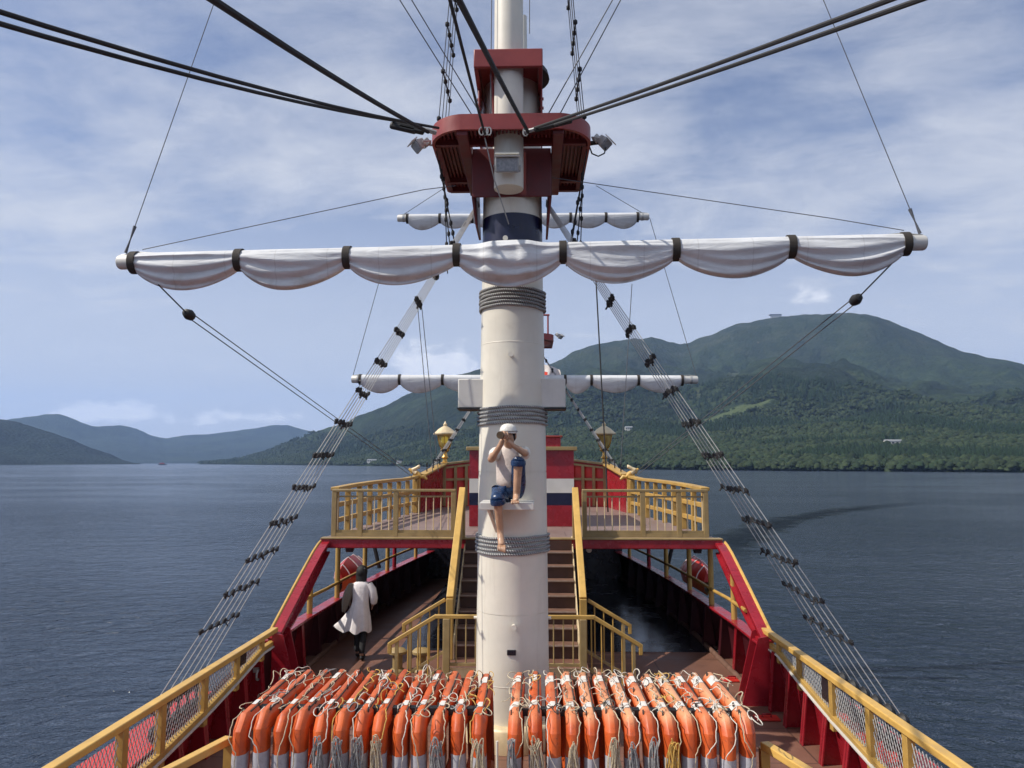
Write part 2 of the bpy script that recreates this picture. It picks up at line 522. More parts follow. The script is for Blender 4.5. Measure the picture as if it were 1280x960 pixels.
def lantern_glass():
    m = bpy.data.materials.new('amber_lantern_glass'); m.use_nodes = True
    t = NT(m.node_tree); p = t.n['Principled BSDF']
    co = t.node('ShaderNodeTexCoord').outputs['Object']
    t.put(p.inputs['Base Color'], t.mix(t.noise(co, 6), (0.55, 0.42, 0.12), (0.42, 0.27, 0.07)))
    p.inputs['Roughness'].default_value = 0.15
    p.inputs['Transmission Weight'].default_value = 0.45
    return m


M['amber'] = lantern_glass()

# ------------------------------------------------------------------ the lake
WATER_Z = -3.4


def water():
    m = bpy.data.materials.new('lake_water'); m.use_nodes = True
    t = NT(m.node_tree); p = t.n['Principled BSDF']
    co = t.node('ShaderNodeTexCoord').outputs['Object']
    warp = t.vmath('ADD', t.scale_vec(co, (1, 1, 1)), t.vmath('SCALE', t.node('ShaderNodeTexNoise', ins={'Vector': co, 'Scale': 0.09, 'Detail': 2}).outputs['Color']).outputs[0]).outputs[0]
    mp = t.node('ShaderNodeMapping'); t.put(mp.inputs[0], co)
    mp.inputs['Rotation'].default_value = (0, 0, R(-18)); mp.inputs['Scale'].default_value = (0.62, 1.0, 1)
    a = t.noise(mp.outputs[0], 0.55, 5, 0.58, 0.5)
    mp2 = t.node('ShaderNodeMapping'); t.put(mp2.inputs[0], co)
    mp2.inputs['Rotation'].default_value = (0, 0, R(-8)); mp2.inputs['Scale'].default_value = (0.72, 1.0, 1)
    b = t.noise(mp2.outputs[0], 1.9, 4, 0.6, 0.5)
    big = t.noise(co, 0.035, 3, 0.5)
    # curved wake astern: a band of disturbed water where the ship turned
    sp = t.node('ShaderNodeSeparateXYZ', ins={0: co})
    wx, wy = sp.outputs[0], sp.outputs[1]
    # circle through the wake's axis
    P = [WAKE[0], WAKE[1], WAKE[2]]
    cx, cyy, rad = circle3(P)
    dx = t.math('SUBTRACT', wx, cx); dy = t.math('SUBTRACT', wy, cyy)
    dist = t.math('ABSOLUTE', t.math('SUBTRACT', t.math('SQRT', t.math('ADD', t.math('MULTIPLY', dx, dx), t.math('MULTIPLY', dy, dy))), rad))
    edge = t.math('ADD', dist, t.math('MULTIPLY', t.math('SUBTRACT', t.noise(co, 0.3, 6, 0.7), 0.5), 9.0))
    wake = t.math('MULTIPLY', t.ramp(edge, 0.4, 2.8, 1, 0), t.ramp(wy, 40, 52, 0, 1))
    wake = t.math('MULTIPLY', wake, t.ramp(wx, 12, 18, 0, 1))
    wake = t.math('MULTIPLY', wake, t.ramp(wx, 46, 76, 1, 0))
    bands = t.noise(t.scale_vec(co, (0.25, 1, 1)), 0.018, 4, 0.55, 0.6)
    amp = t.math('MULTIPLY', t.math('MULTIPLY', t.ramp(big, 0.3, 0.7, 0.7, 1.25), t.ramp(bands, 0.36, 0.62, 0.55, 1.3)), t.math('ADD', 1.0, t.math('MULTIPLY', wake, 1.6)))
    hgt = t.math('MULTIPLY', t.math('ADD', t.math('MULTIPLY', a, 0.42), t.math('MULTIPLY', b, 0.30)), amp)
    bp = t.node('ShaderNodeBump', ins={'Height': hgt, 'Strength': 1.0, 'Distance': WAVE})
    t.put(p.inputs['Normal'], bp.outputs[0])
    t.put(p.inputs['Base Color'], t.mix(wake, (0.016, 0.026, 0.045), (0.006, 0.011, 0.02)))
    t.put(p.inputs['Roughness'], t.math('ADD', 0.12, t.math('MULTIPLY', wake, 0.1)))
    t.put(p.inputs['IOR'], t.math('SUBTRACT', 1.33, t.math('MULTIPLY', wake, 0.15)))
    t.put(p.inputs['Specular IOR Level'], t.math('SUBTRACT', 0.5, t.math('MULTIPLY', wake, 0.36)))
    mb = MB()
    rings = [0.0, 30, 80, 200, 500, 1200, 3000, 6000, 11500]
    rows = []
    for r in rings[1:]:
        rows.append([(r * math.cos(2 * PI * k / 72), r * math.sin(2 * PI * k / 72), WATER_Z) for k in range(72)])
    mb.grid(rows, close=True, smooth=False)
    mb.cap(rows[0])
    o = mb.build('water', m)
    tag(o, 'dark blue rippled lake water around the ship', 'water', kind='structure')


def circle3(P):
    (x1, y1), (x2, y2), (x3, y3) = P
    a = 2 * (x1 * (y2 - y3) - y1 * (x2 - x3) + x2 * y3 - x3 * y2)
    s1, s2, s3 = x1 * x1 + y1 * y1, x2 * x2 + y2 * y2, x3 * x3 + y3 * y3
    cx = (s1 * (y2 - y3) + s2 * (y3 - y1) + s3 * (y1 - y2)) / a
    cy = (s1 * (x3 - x2) + s2 * (x1 - x3) + s3 * (x2 - x1)) / a
    return cx, cy, math.hypot(x1 - cx, y1 - cy)


def onz(u, v, z):
    r = ray(u, v); return CAM + r * ((z - CAM.z) / r.z)


WAKE = [tuple(onz(u, v, WATER_Z)[:2]) for u, v in ((935, 668), (1040, 640), (1160, 628))]
WAVE = 1.1
water()


# ------------------------------------------------------------------ hills and mountain
def hill_mat(name, base, light, grass=False):
    m = bpy.data.materials.new(name); m.use_nodes = True
    t = NT(m.node_tree); p = t.n['Principled BSDF']
    co = t.node('ShaderNodeTexCoord').outputs['Object']
    n = t.noise(co, 0.028, 8, 0.7)
    n2 = t.noise(co, 0.0035, 5, 0.55, 0.5)
    c = t.mix(t.ramp(n, 0.35, 0.68), base, light)
    c = t.mix(t.ramp(n2, 0.47, 0.56, 0, 0.6), c, [x * 0.45 for x in base])
    if grass:
        z = t.node('ShaderNodeSeparateXYZ', ins={0: co}).outputs[2]
        up = t.ramp(t.math('ADD', z, t.math('MULTIPLY', t.math('SUBTRACT', n2, 0.5), 420)), 270, 420, 0, 0.75)
        g = t.mix(t.ramp(t.noise(co, 0.012, 6, 0.65), 0.42, 0.7), (0.022, 0.033, 0.020), (0.05, 0.058, 0.036))
        c = t.mix(up, c, g)
        pt = t.noise(co, 0.011, 6, 0.7, 0.3)
        c = t.mix(t.ramp(pt, 0.60, 0.68, 0, 0.5), c, (0.075, 0.085, 0.05))
        sc = t.noise(t.scale_vec(co, (1, 1, 0.6)), 0.007, 5, 0.6, 0.4)
        c = t.mix(t.math('MULTIPLY', t.ramp(sc, 0.68, 0.72), up), c, (0.13, 0.125, 0.095))
        # mown meadow on the lower slope
        d = t.vmath('SUBTRACT', co, tuple(MEADOW)); d = t.vmath('MULTIPLY', d.outputs[0], (1 / 100, 1 / 80, 0.0))
        L = t.vmath('LENGTH', d.outputs[0]).outputs['Value']
        mm = t.ramp(t.math('ADD', L, t.math('MULTIPLY', t.math('SUBTRACT', t.noise(co, 0.02, 4, 0.6), 0.5), 1.6)), 0.8, 1.0, 1, 0)
        c = t.mix(mm, c, (0.072, 0.095, 0.042))
    t.put(p.inputs['Base Color'], c)
    p.inputs['Roughness'].default_value = 0.95
    p.inputs['Specular IOR Level'].default_value = 0.1
    vor = t.node('ShaderNodeTexVoronoi', ins={'Vector': co, 'Scale': 0.085, 'Randomness': 1.0})
    h = t.math('ADD', t.math('MULTIPLY', vor.outputs['Distance'], -0.6), t.math('MULTIPLY', n, 0.8))
    b = t.node('ShaderNodeBump', ins={'Height': h, 'Strength': 0.9, 'Distance': 9.0})
    t.put(p.inputs['Normal'], b.outputs[0])
    return m


def fbm(x, y, s, o=5, seed=0.0):
    return noise.fractal(Vector((x * s + seed, y * s - seed, seed * 0.37)), 1.0, 2.0, o)


def terrain(sil, shore, peak, back=1.7, nr=90, nth=260, gul=0.16, prof=(0.3, 1.5), seed=1.0, extend=(0, 0)):
    """sil: silhouette points (u,v); shore/peak: distance (m) of shore and ridge by u.  returns MB and a height function"""
    az = []; te = []
    for u, v in sil:
        r = ray(u, v); az.append(math.atan2(r.x, r.y)); te.append(r.z / math.hypot(r.x, r.y))
    saz = [math.atan2(ray(u, 578).x, ray(u, 578).y) for u, _ in shore]; sr = [d for _, d in shore]
    paz = [math.atan2(ray(u, 578).x, ray(u, 578).y) for u, _ in peak]; pr_ = [d for _, d in peak]
    a0 = az[0] - extend[0]; a1 = az[-1] + extend[1]

    def H(a, r):
        r0 = interp(a, saz, sr); rp = interp(a, paz, pr_)
        x, y = r * math.sin(a), r * math.cos(a)
        r0 = r0 + 60 * (r0 / 1500) * fbm(x, y, 0.004, 3, seed)
        zpk = max(0.0, CAM.z + interp(a, az, te) * rp - WATER_Z)
        t = (r - r0) / max(1.0, (rp - r0))
        if t <= 0: return WATER_Z - 3.0 + 0 * t, t
        if t < 1:
            g = prof[0] * t + (1 - prof[0]) * t ** prof[1]
            k = fbm(x, y, 1.0 / (420 if rp < 4500 else 900), 6, seed)
            ridge = abs(fbm(x, y, 1.0 / (640 if rp < 4500 else 1500), 5, seed + 5))
            h = zpk * g * (1 - gul * 2.2 * ridge * math.sin(PI * min(1, t)) + gul * 1.2 * k * math.sin(PI * min(1, t)))
        else:
            h = zpk * max(0.0, 1 - ((t - 1) / 1.2) ** 1.3) * 1.0
            h += zpk * 0.006 * fbm(x, y, 1 / 60.0, 3, seed)
        h += min(1.0, max(0.0, t) * 3) * 5.0 * fbm(x, y, 1 / 55.0, 4, seed + 2)
        return WATER_Z + 0.6 + max(-0.2, min(h, 3e3)), t

    rows = []
    for i in range(nr + 1):
        s = i / nr
        row = []
        for j in range(nth + 1):
            a = a0 + (a1 - a0) * j / nth
            r0 = interp(a, saz, sr); rp = interp(a, paz, pr_)
            r = r0 * 0.94 + (rp + (rp - r0) * (back - 1) - r0 * 0.94) * s
            h, t = H(a, r)
            row.append((r * math.sin(a), r * math.cos(a), h))
        rows.append(row)
    mb = MB(); mb.grid(rows)
    return mb, H, (a0, a1)


RIGHT_SIL = [(262, 581), (275, 578), (300, 575), (330, 567), (355, 556), (380, 546), (400, 538), (420, 532), (440, 525), (460, 515), (480, 508), (500, 498),
             (530, 483), (560, 472), (600, 462), (640, 458), (670, 459), (690, 455), (703, 448), (720, 438), (740, 432), (760, 428), (780, 425), (800, 423), (815, 422),
             (835, 427), (850, 430), (862, 429), (872, 424), (890, 419), (905, 411), (920, 405), (940, 401), (960, 398), (985, 395), (1010, 393), (1050, 391),
             (1080, 392), (1100, 397), (1120, 404), (1140, 412), (1160, 421), (1180, 430), (1200, 438), (1220, 444), (1245, 449), (1280, 455), (1330, 458),
             (1400, 470), (1500, 480), (1650, 500)]
R_SHORE = [(262, 2600), (300, 2300), (400, 1750), (500, 1250), (600, 900), (700, 780), (850, 700), (1000, 640), (1280, 600), (1650, 620)]
R_PEAK = [(262, 2900), (300, 2750), (400, 2500), (500, 2450), (600, 2500), (690, 2700), (800, 2900), (870, 3000), (1050, 3100), (1280, 2800), (1650, 2500)]
MEADOW = Vector((0, 0, 0))
_u, _v, _d = 893, 525, 1330.0
_r = ray(_u, _v); _a = math.atan2(_r.x, _r.y)
MEADOW = Vector((_d * math.sin(_a), _d * math.cos(_a), 0))
mbR, HR, (ra0, ra1) = terrain(RIGHT_SIL, R_SHORE, R_PEAK, nr=150, nth=460, gul=0.26, prof=(0.34, 1.55), seed=3.1)
mt = mbR.build('mountain', hill_mat('mountain_cover', (0.015, 0.026, 0.013), (0.035, 0.052, 0.022), True), fix=False)
tag(mt, 'large rounded green mountain rising above the right shore', 'mountain', kind='structure')
FAR_SIL = [(-260, 545), (-120, 530), (-40, 528), (0, 526), (30, 521), (55, 518), (72, 517), (90, 522), (104, 529), (120, 533), (150, 531), (172, 536), (188, 544), (208, 548),
           (230, 544), (260, 543), (290, 539), (320, 535), (345, 531), (360, 531), (375, 536), (420, 545), (480, 555), (600, 570)]
mbF, _, _ = terrain(FAR_SIL, [(-260, 4300), (600, 4700)], [(-260, 6200), (100, 6000), (200, 6400), (340, 6600), (600, 6600)], nr=60, nth=200, gul=0.22, seed=8.2)
fh = mbF.build('hills', hill_mat('far_hill_cover', (0.018, 0.028, 0.018), (0.03, 0.045, 0.024)), fix=False)
tag(fh, 'hazy blue hills closing off the far end of the lake', 'hills', kind='structure')
LEFT_SIL = [(-420, 470), (-250, 492), (-120, 510), (-40, 520), (0, 525), (20, 527), (45, 535), (70, 543), (95, 551), (115, 560), (135, 567), (152, 574), (166, 579), (175, 582)]
mbL, HL, (la0, la1) = terrain(LEFT_SIL, [(-420, 1500), (0, 2300), (175, 2800)], [(-420, 2600), (0, 3100), (175, 3000)], nr=60, nth=170, gul=0.25, seed=5.5)
lh = mbL.build('hill', hill_mat('near_hill_cover', (0.009, 0.015, 0.010), (0.018, 0.027, 0.014)), fix=False)
tag(lh, 'dark wooded hill at the left shore', 'hill', kind='structure')


CLEAR = []


def ground_at(u, d):
    r_ = ray(u, 578); a = math.atan2(r_.x, r_.y)
    h, t = HR(a, d)
    return Vector((d * math.sin(a), d * math.cos(a), h))


def far_building(u, v, d, size, label, roofcol='white'):
    r_ = ray(u, v); el = r_.z / math.hypot(r_.x, r_.y); az_ = math.atan2(r_.x, r_.y)
    for d in range(560, 2600, 4):          # first place along this bearing where the slope comes up to the house
        h, t_ = HR(az_, d)
        if t_ > 0 and (h + size[2] * 0.4 - CAM.z) / d >= el: break
    p = Vector((d * math.sin(az_) + CAM.x, d * math.cos(az_), h + size[2] * 0.5 + 1.0))
    CLEAR.append((p.x, p.y, size[0]))
    t = thing('building', label, 'building', p)
    sx, sy, sz = size
    MB().box(p + Vector((0, 0, -5)), (sx, sy, sz + 10)).build('wall', M['white_band'], t)
    MB().prism([p + Vector((-sx * .53, -sy * .55, sz / 2)), p + Vector((sx * .53, -sy * .55, sz / 2)), p + Vector((sx * .45, 0, sz * .78)), p + Vector((-sx * .45, 0, sz * .78))], (0, sy * .55, 0)).build('roof', M['steel'], t)
    for i in range(4):
        MB().box(p + Vector((-sx * .36 + sx * .24 * i, -sy / 2 - 0.05, 0)), (sx * .13, 0.3, sz * .35)).build('window', M['dark'], t)
    return t


far_building(1117, 556, 820, (17, 7, 4.2), 'long white building among trees on the right shore slope')
far_building(786, 537, 960, (12, 7, 4.5), 'small pale house on the wooded slope right of the gold lantern')
far_building(465, 577, 1400, (18, 8, 4), 'pale boathouse at the foot of the left slope by the water')
far_building(499, 578.5, 1200, (9, 6, 2.6), 'small white hut beside the pale boathouse on the left shore')

# ------------------------------------------------------------------ the wood on the lower slopes (reads as one mass)
def forest():
    rng = np.random.default_rng(4)
    protos = []
    for k in range(5):      # broadleaf crowns: lumpy clusters
        vs = []; fs = []
        for c in range(5):
            c0 = rng.normal(0, 0.32, 3) * np.array([1, 1, 0.75]) + np.array([0, 0, 0.62])
            s = rng.uniform(0.3, 0.5)
            n = 6
            ring = [(math.cos(2 * PI * i / n), math.sin(2 * PI * i / n)) for i in range(n)]
            o = len(vs)
            vs.append(c0 + np.array([0, 0, s * 0.85]))
            for zz, rr in ((0.42, 0.75), (-0.25, 0.95)):
                for (x, y) in ring:
                    vs.append(c0 + s * np.array([x * rr, y * rr, zz]) * rng.uniform(0.75, 1.2))
            for i in range(n):
                j = (i + 1) % n
                fs.append((o, o + 1 + i, o + 1 + j)); fs.append((o + 1 + i, o + 7 + i, o + 7 + j)); fs.append((o + 1 + i, o + 7 + j, o + 1 + j))
        protos.append((np.array(vs), np.array(fs)))
    for k in range(3):      # conifers
        vs = []; fs = []
        n = 7
        for lv in range(4):
            z1 = 0.1 + 0.23 * lv; r1 = 0.42 * (1 - lv / 4.6); z2 = z1 + 0.42
            o = len(vs); vs.append(np.array([0, 0, min(z2, 1.18)]))
            for i in range(n):
                a = 2 * PI * i / n + lv; rr = r1 * rng.uniform(0.7, 1.25)
                vs.append(np.array([rr * math.cos(a), rr * math.sin(a), z1 + rng.uniform(-.05, .05)]))
            for i in range(n): fs.append((o, o + 1 + i, o + 1 + (i + 1) % n))
        protos.append((np.array(vs), np.array(fs)))
    V = []; F = []; Cc = []; base = 0
    count = 0
    for tries in range(300000):
        if count > 40000: break
        u = rng.uniform(250, 1460)
        r_ = ray(u, 578); a = math.atan2(r_.x, r_.y)
        r0 = interp(u, [x for x, _ in R_SHORE], [d for _, d in R_SHORE])
        q = rng.uniform(0, 1) ** 1.7
        r = r0 * 0.985 + q * (1050 if u > 600 else 750)
        h, t = HR(a, r)
        if h < WATER_Z + 0.7: continue
        x, y = r * math.sin(a), r * math.cos(a)
        dm = math.hypot((x - MEADOW.x) / 100, (y - MEADOW.y) / 80) + 0.5 * fbm(x, y, 0.02, 3, 2.0)
        if dm < 0.9: continue
        if rng.uniform() > 1.25 - 0.75 * q: continue
        near_house = False
        for bx, by, bw in CLEAR:
            bl_ = math.hypot(bx, by); al = (x * bx + y * by) / bl_; ac = abs(x * by - y * bx) / bl_
            if ac < bw * 0.62 + 3 and -60 < al - bl_ < 12: near_house = True
        if near_house: continue
        con = fbm(x, y, 1 / 150.0, 4, 9.0) + rng.uniform(-0.12, 0.12) > 0.10 and r > r0 + 35
        k = (5 + rng.integers(0, 3)) if con else rng.integers(0, 5)
        pv, pf = protos[k]
        s = rng.uniform(6, 11) if con else rng.uniform(4.5, 9.5)
        s *= (0.75 if r < r0 + 25 else 1.0)
        wv = rng.uniform(0.75, 1.15)
        an = rng.uniform(0, 2 * PI)
        ca, sa = math.cos(an), math.sin(an)
        P = pv * np.array([s * wv, s * wv, s])
        P = np.stack([P[:, 0] * ca - P[:, 1] * sa + x, P[:, 0] * sa + P[:, 1] * ca + y, P[:, 2] + h - (0.25 * s if not con else 0.05 * s)], 1)
        V.append(P); F.append(pf + base); base += len(P)
        hue = rng.uniform(0, 1)
        if con: c = np.array([0.018, 0.036, 0.018]) * rng.uniform(0.7, 1.3)
        else: c = (np.array([0.024, 0.043, 0.021]) * (1 - hue) + np.array([0.046, 0.064, 0.028]) * hue) * rng.uniform(0.7, 1.3)
        Cc.append(np.tile(np.append(c, 1.0), (len(P), 1)))
        count += 1
    V = np.concatenate(V); F = np.concatenate(F); Cc = np.concatenate(Cc)
    me = bpy.data.meshes.new('woodland')
    me.vertices.add(len(V)); me.vertices.foreach_set('co', V.ravel())
    me.loops.add(len(F) * 3); me.loops.foreach_set('vertex_index', F.ravel().astype(np.int32))
    me.polygons.add(len(F))
    me.polygons.foreach_set('loop_start', np.arange(0, len(F) * 3, 3, dtype=np.int32))
    me.update(calc_edges=True)
    at_ = me.color_attributes.new('leaf_colour', 'FLOAT_COLOR', 'POINT')
    at_.data.foreach_set('color', Cc.ravel())
    m = bpy.data.materials.new('leaves'); m.use_nodes = True
    t = NT(m.node_tree); p = t.n['Principled BSDF']
    vc = t.node('ShaderNodeVertexColor', layer_name='leaf_colour')
    co = t.node('ShaderNodeTexCoord').outputs['Object']
    n = t.noise(co, 0.6, 3, 0.7)
    t.put(p.inputs['Base Color'], t.mix(1.0, vc.outputs[0], t.mix(n, (0.3, 0.3, 0.3), (1.15, 1.15, 1.15)), 'MULTIPLY'))
    p.inputs['Roughness'].default_value = 0.9
    p.inputs['Specular IOR Level'].default_value = 0.15
    me.materials.append(m)
    o = bpy.data.objects.new('woodland', me); COL.objects.link(o)
    tag(o, 'dense green woodland covering the lower mountain slopes', 'woodland', kind='stuff')


forest()


# station on the summit
p = at(970, 395.6, 3040)
t = thing('station', 'small grey cable car station on the mountain top', 'station', p)
MB().box(p + Vector((0, 0, -8.5)), (40, 16, 26)).build('wall', M['steel'], t)
MB().box(p + Vector((-3, 0, 6.5)), (46, 19, 3.5)).build('roof', M['wire_dark'], t)
for sx in (-20, -10, 8):
    MB().box(p + Vector((sx, -8.5, -14)), (3, 3, 24)).build('pillar', M['steel'], t)
# distant boat
p = onz(203, 579.6, WATER_Z)
dd = 2000.0
r_ = ray(203, 579); k = dd / math.hypot(r_.x, r_.y)
p = Vector((CAM.x + r_.x * k, CAM.y + r_.y * k, WATER_Z))
t = thing('boat', 'tiny dark excursion boat far out on the lake', 'boat', p)
MB().prism([p + Vector((-9, -2, 0)), p + Vector((9, -2, 0)), p + Vector((12, -2, 2.6)), p + Vector((-10, -2, 2.4))], (0, 4, 0)).build('hull', M['dark'], t)
MB().box(p + Vector((-1, 0, 4)), (11, 3, 3)).build('cabin', M['red_top'], t)
MB().tube([p + Vector((0, 0, 5)), p + Vector((0, 0, 10))], 0.3).build('mast', M['dark'], t)

# ------------------------------------------------------------------ haze
hz = MB().span((-12600, -12600, WATER_Z - 6), (12600, 12600, 1150)).build('haze', bpy.data.materials.new('air_haze'))
hm = hz.data.materials[0]; hm.use_nodes = True
hm.node_tree.nodes.remove(hm.node_tree.nodes['Principled BSDF'])
ht = NT(hm.node_tree)
hv = ht.node('ShaderNodeVolumePrincipled', ins={'Color': (0.42, 0.62, 1.0), 'Density': 0.85e-4, 'Anisotropy': 0.1})
out = [n for n in hm.node_tree.nodes if n.type == 'OUTPUT_MATERIAL'][0]
ht.l.new(hv.outputs[0], out.inputs['Volume'])
tag(hz, 'thin blue summer haze over the lake', 'haze', kind='stuff')


# ------------------------------------------------------------------ decks and hull
def bw_top(y):          # height of the bulwark's edge along the foredeck
    return 0.40 + 0.50 * max(0.0, (y - 7.0) / 4.4) ** 1.6 if y < 11.4 else 0.80


def side_x(y):          # half breadth at the rail
    return 3.70 - 0.02 * max(0, 6 - y) if y < 14.2 else 3.64 - 1.0 * ((y - 14.2) / 10.0) ** 1.5


md = MB().span((-3.86, -4.0, -0.12), (3.86, 24.0, 0.0)).build('main_deck', M['deck'])
tag(md, 'brown painted steel main deck', 'deck', kind='structure')
mb = MB()
ys = [14.2 + 0.5 * i for i in range(21)]
mb.prism([(-side_x(y), y, 1.98) for y in ys] + [(side_x(y), y, 1.98) for y in reversed(ys)], (0, 0, 0.12))
ud = mb.build('upper_deck', M['deck_up'])
tag(ud, 'grey brown upper deck behind the mast', 'deck', kind='structure')

wk = MB().span((-2.25, 14.3, 0.001), (3.7, 22.9, 0.005)).build('deck_shade_sheet', M['deck_shade'])  # sheet that paints the upper deck's shade onto the floor
tag(wk, 'glossy dark sheet painted as shade on the floor under the upper deck', 'deck', kind='structure')

hull = thing('ship_hull', 'red hull side plating of the sightseeing ship', 'hull', (0, 10, WATER_Z))
mb = MB()
for s in (-1, 1):
    rows = []
    for y in [-4 + i for i in range(30)]:
        yy = min(y, 24.6)
        xt = 3.9 if y < 13 else 3.9 - 1.1 * ((y - 13) / 12) ** 1.7
        rows.append([(s * (xt - 0.05), yy, -0.05), (s * (xt + 0.12), yy, -1.2), (s * (xt + 0.05), yy, -2.4), (s * (xt - 0.3), yy, WATER_Z - 0.8)])
    mb.grid(rows)
mb.span((-2.8, 24.5, WATER_Z - 0.8), (2.8, 24.62, -0.05))
mb.build('plating', M['red'], hull)
for s in (-1, 1):
    mb = MB().span((s * 3.85, 4.2, 0.30), (s * 4.42, 10.4, 0.40))
    for y in (5, 6, 7, 8, 9, 10):
        mb.prism([(s * 3.88, y, 0.298), (s * 4.3, y, 0.298), (s * 3.95, y, -0.35)], (0, 0.05, 0))
    mb.build('channel', M['red_bright'], hull, bevel=0.01)

for s, side in ((-1, 'left'), (1, 'right')):
    b = thing('bulwark', f'red steel bulwark with upright stiffeners along the {side} side of the deck', 'bulwark', (s * 3.8, 10, 0), 'bulwarks along the deck sides')
    rows = []
    yl = [-3 + 0.4 * i for i in range(36)] + [11.4]
    for y in yl:
        rows.append([(s * 3.86, y, -0.04), (s * 3.80, y, bw_top(y) * 0.5), (s * 3.745, y, bw_top(y))])
    for y in [11.41, 12.5, 14, 16, 18, 20, 22, 23.9]:
        x1 = side_x(y) + 0.03
        rows.append([(s * (x1 + 0.12), y, -0.04), (s * (x1 + 0.06), y, 0.4), (s * x1, y, 0.80)])
    mb = MB()
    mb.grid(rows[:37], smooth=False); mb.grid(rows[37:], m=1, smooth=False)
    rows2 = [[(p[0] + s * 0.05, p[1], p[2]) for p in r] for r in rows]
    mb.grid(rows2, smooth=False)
    mb.build('plating', [M['red'], M['red_in_shade']], b)
    y = 4.2
    while y < 22:
        h = bw_top(y) - 0.02
        xb, xt = (3.86, 3.745) if y < 11.41 else (side_x(y) + 0.15, side_x(y) + 0.03)
        MB().prism([(s * xb, y, 0.0), (s * (xb - 0.26), y, 0.0), (s * (xt - 0.07), y, h), (s * xt, y, h)], (0, 0.022, 0)).build('stiffener', M['red'] if y < 13.4 else M['red_in_shade'], b)
        MB().prism([(s * (xb - 0.26), y - 0.045, 0.0), (s * (xb - 0.26), y + 0.065, 0.0), (s * (xt - 0.07), y + 0.065, h), (s * (xt - 0.07), y - 0.045, h)], (s * 0.016, 0, 0)).build('flange', M['red'] if y < 13.4 else M['red_in_shade'], b)
        y += 0.62 if y < 11 else 0.95
    mb = MB()
    for y0, y1 in zip([11.45, 13, 15, 17, 19, 21], [13, 15, 17, 19, 21, 23.6]):
        mb.bar((s * (side_x(y0) + 0.0), y0, 0.815), (s * (side_x(y1) + 0.0), y1, 0.815), 0.22, 0.04)
    mb.build('cap_rail', M['red'], b, bevel=0.008)
    MB().tube([(s * 3.62, 11.45, 0.02), (s * 3.55, 16, 0.02), (s * 3.3, 20, 0.02), (s * 2.9, 23, 0.02)], 0.05, 8).build('gutter_pipe', M['teak'], b)
    # posts and handrail in the side openings
    hr = thing('handrail', f'round ochre handrail on posts in the {side} side opening under the upper deck', 'handrail', (s * 3.6, 16, 0.8), 'handrails in the side openings')
    pts = [(s * (side_x(y) - 0.02), y, 1.13) for y in [12.35, 13.4, 14.2, 15.5, 17, 18.5, 20, 22, 23.4]]
    MB().tube(pts, 0.032, 8).build('rail', M['yellow'], hr)
    for y in ((13.15, 14.5, 16.1, 18.0, 19.6, 21.6) if s > 0 else (13.45, 15.0, 16.9, 18.7, 19.3, 21.3)):
        top = 2.0 if y > 14.2 else 1.06 + (y - 11.4) * 0.33
        m_ = M['yellow'] if abs(y - 19.4) > 0.3 else M['red']
        MB().tube([(s * side_x(y), y, 0.82), (s * side_x(y), y, top)], 0.05, 10).build('post', m_, hr)

# ------------------------------------------------------------------ mesh railings of the foredeck
def mesh_panel(p00, p10, p11, p01, pitch=0.062, r=0.0045):
    """diamond mesh between four corners (bottom a, bottom b, top b, top a)"""
    mb = MB()
    p00, p10, p11, p01 = map(Vector, (p00, p10, p11, p01))
    L = (p10 - p00).length
    h0 = (p01 - p00).length; h1 = (p11 - p10).length; hm_ = max(h0, h1)

    def P(a, h):      # a in metres along, h in metres up ; clamp to the tapered panel
        t = a / L; b = p00.lerp(p10, t); top = p01.lerp(p11, t); hh = (top - b).length
        return b.lerp(top, min(1, h / max(hh, 1e-4)))

    def H(a): return h0 + (h1 - h0) * a / L
    sl = 1.9
    for d in (1, -1):
        k = -hm_ / sl
        while k < L + hm_ / sl:
            pts = []
            for i in range(13):
                h = hm_ * i / 12; a = k + d * h / sl
                if 0 <= a <= L and h <= H(a): pts.append(P(a, h))
            if len(pts) >= 2:
                mb.tube([pts[0], pts[-1]], r, 4, caps=False)
            k += pitch
    return mb


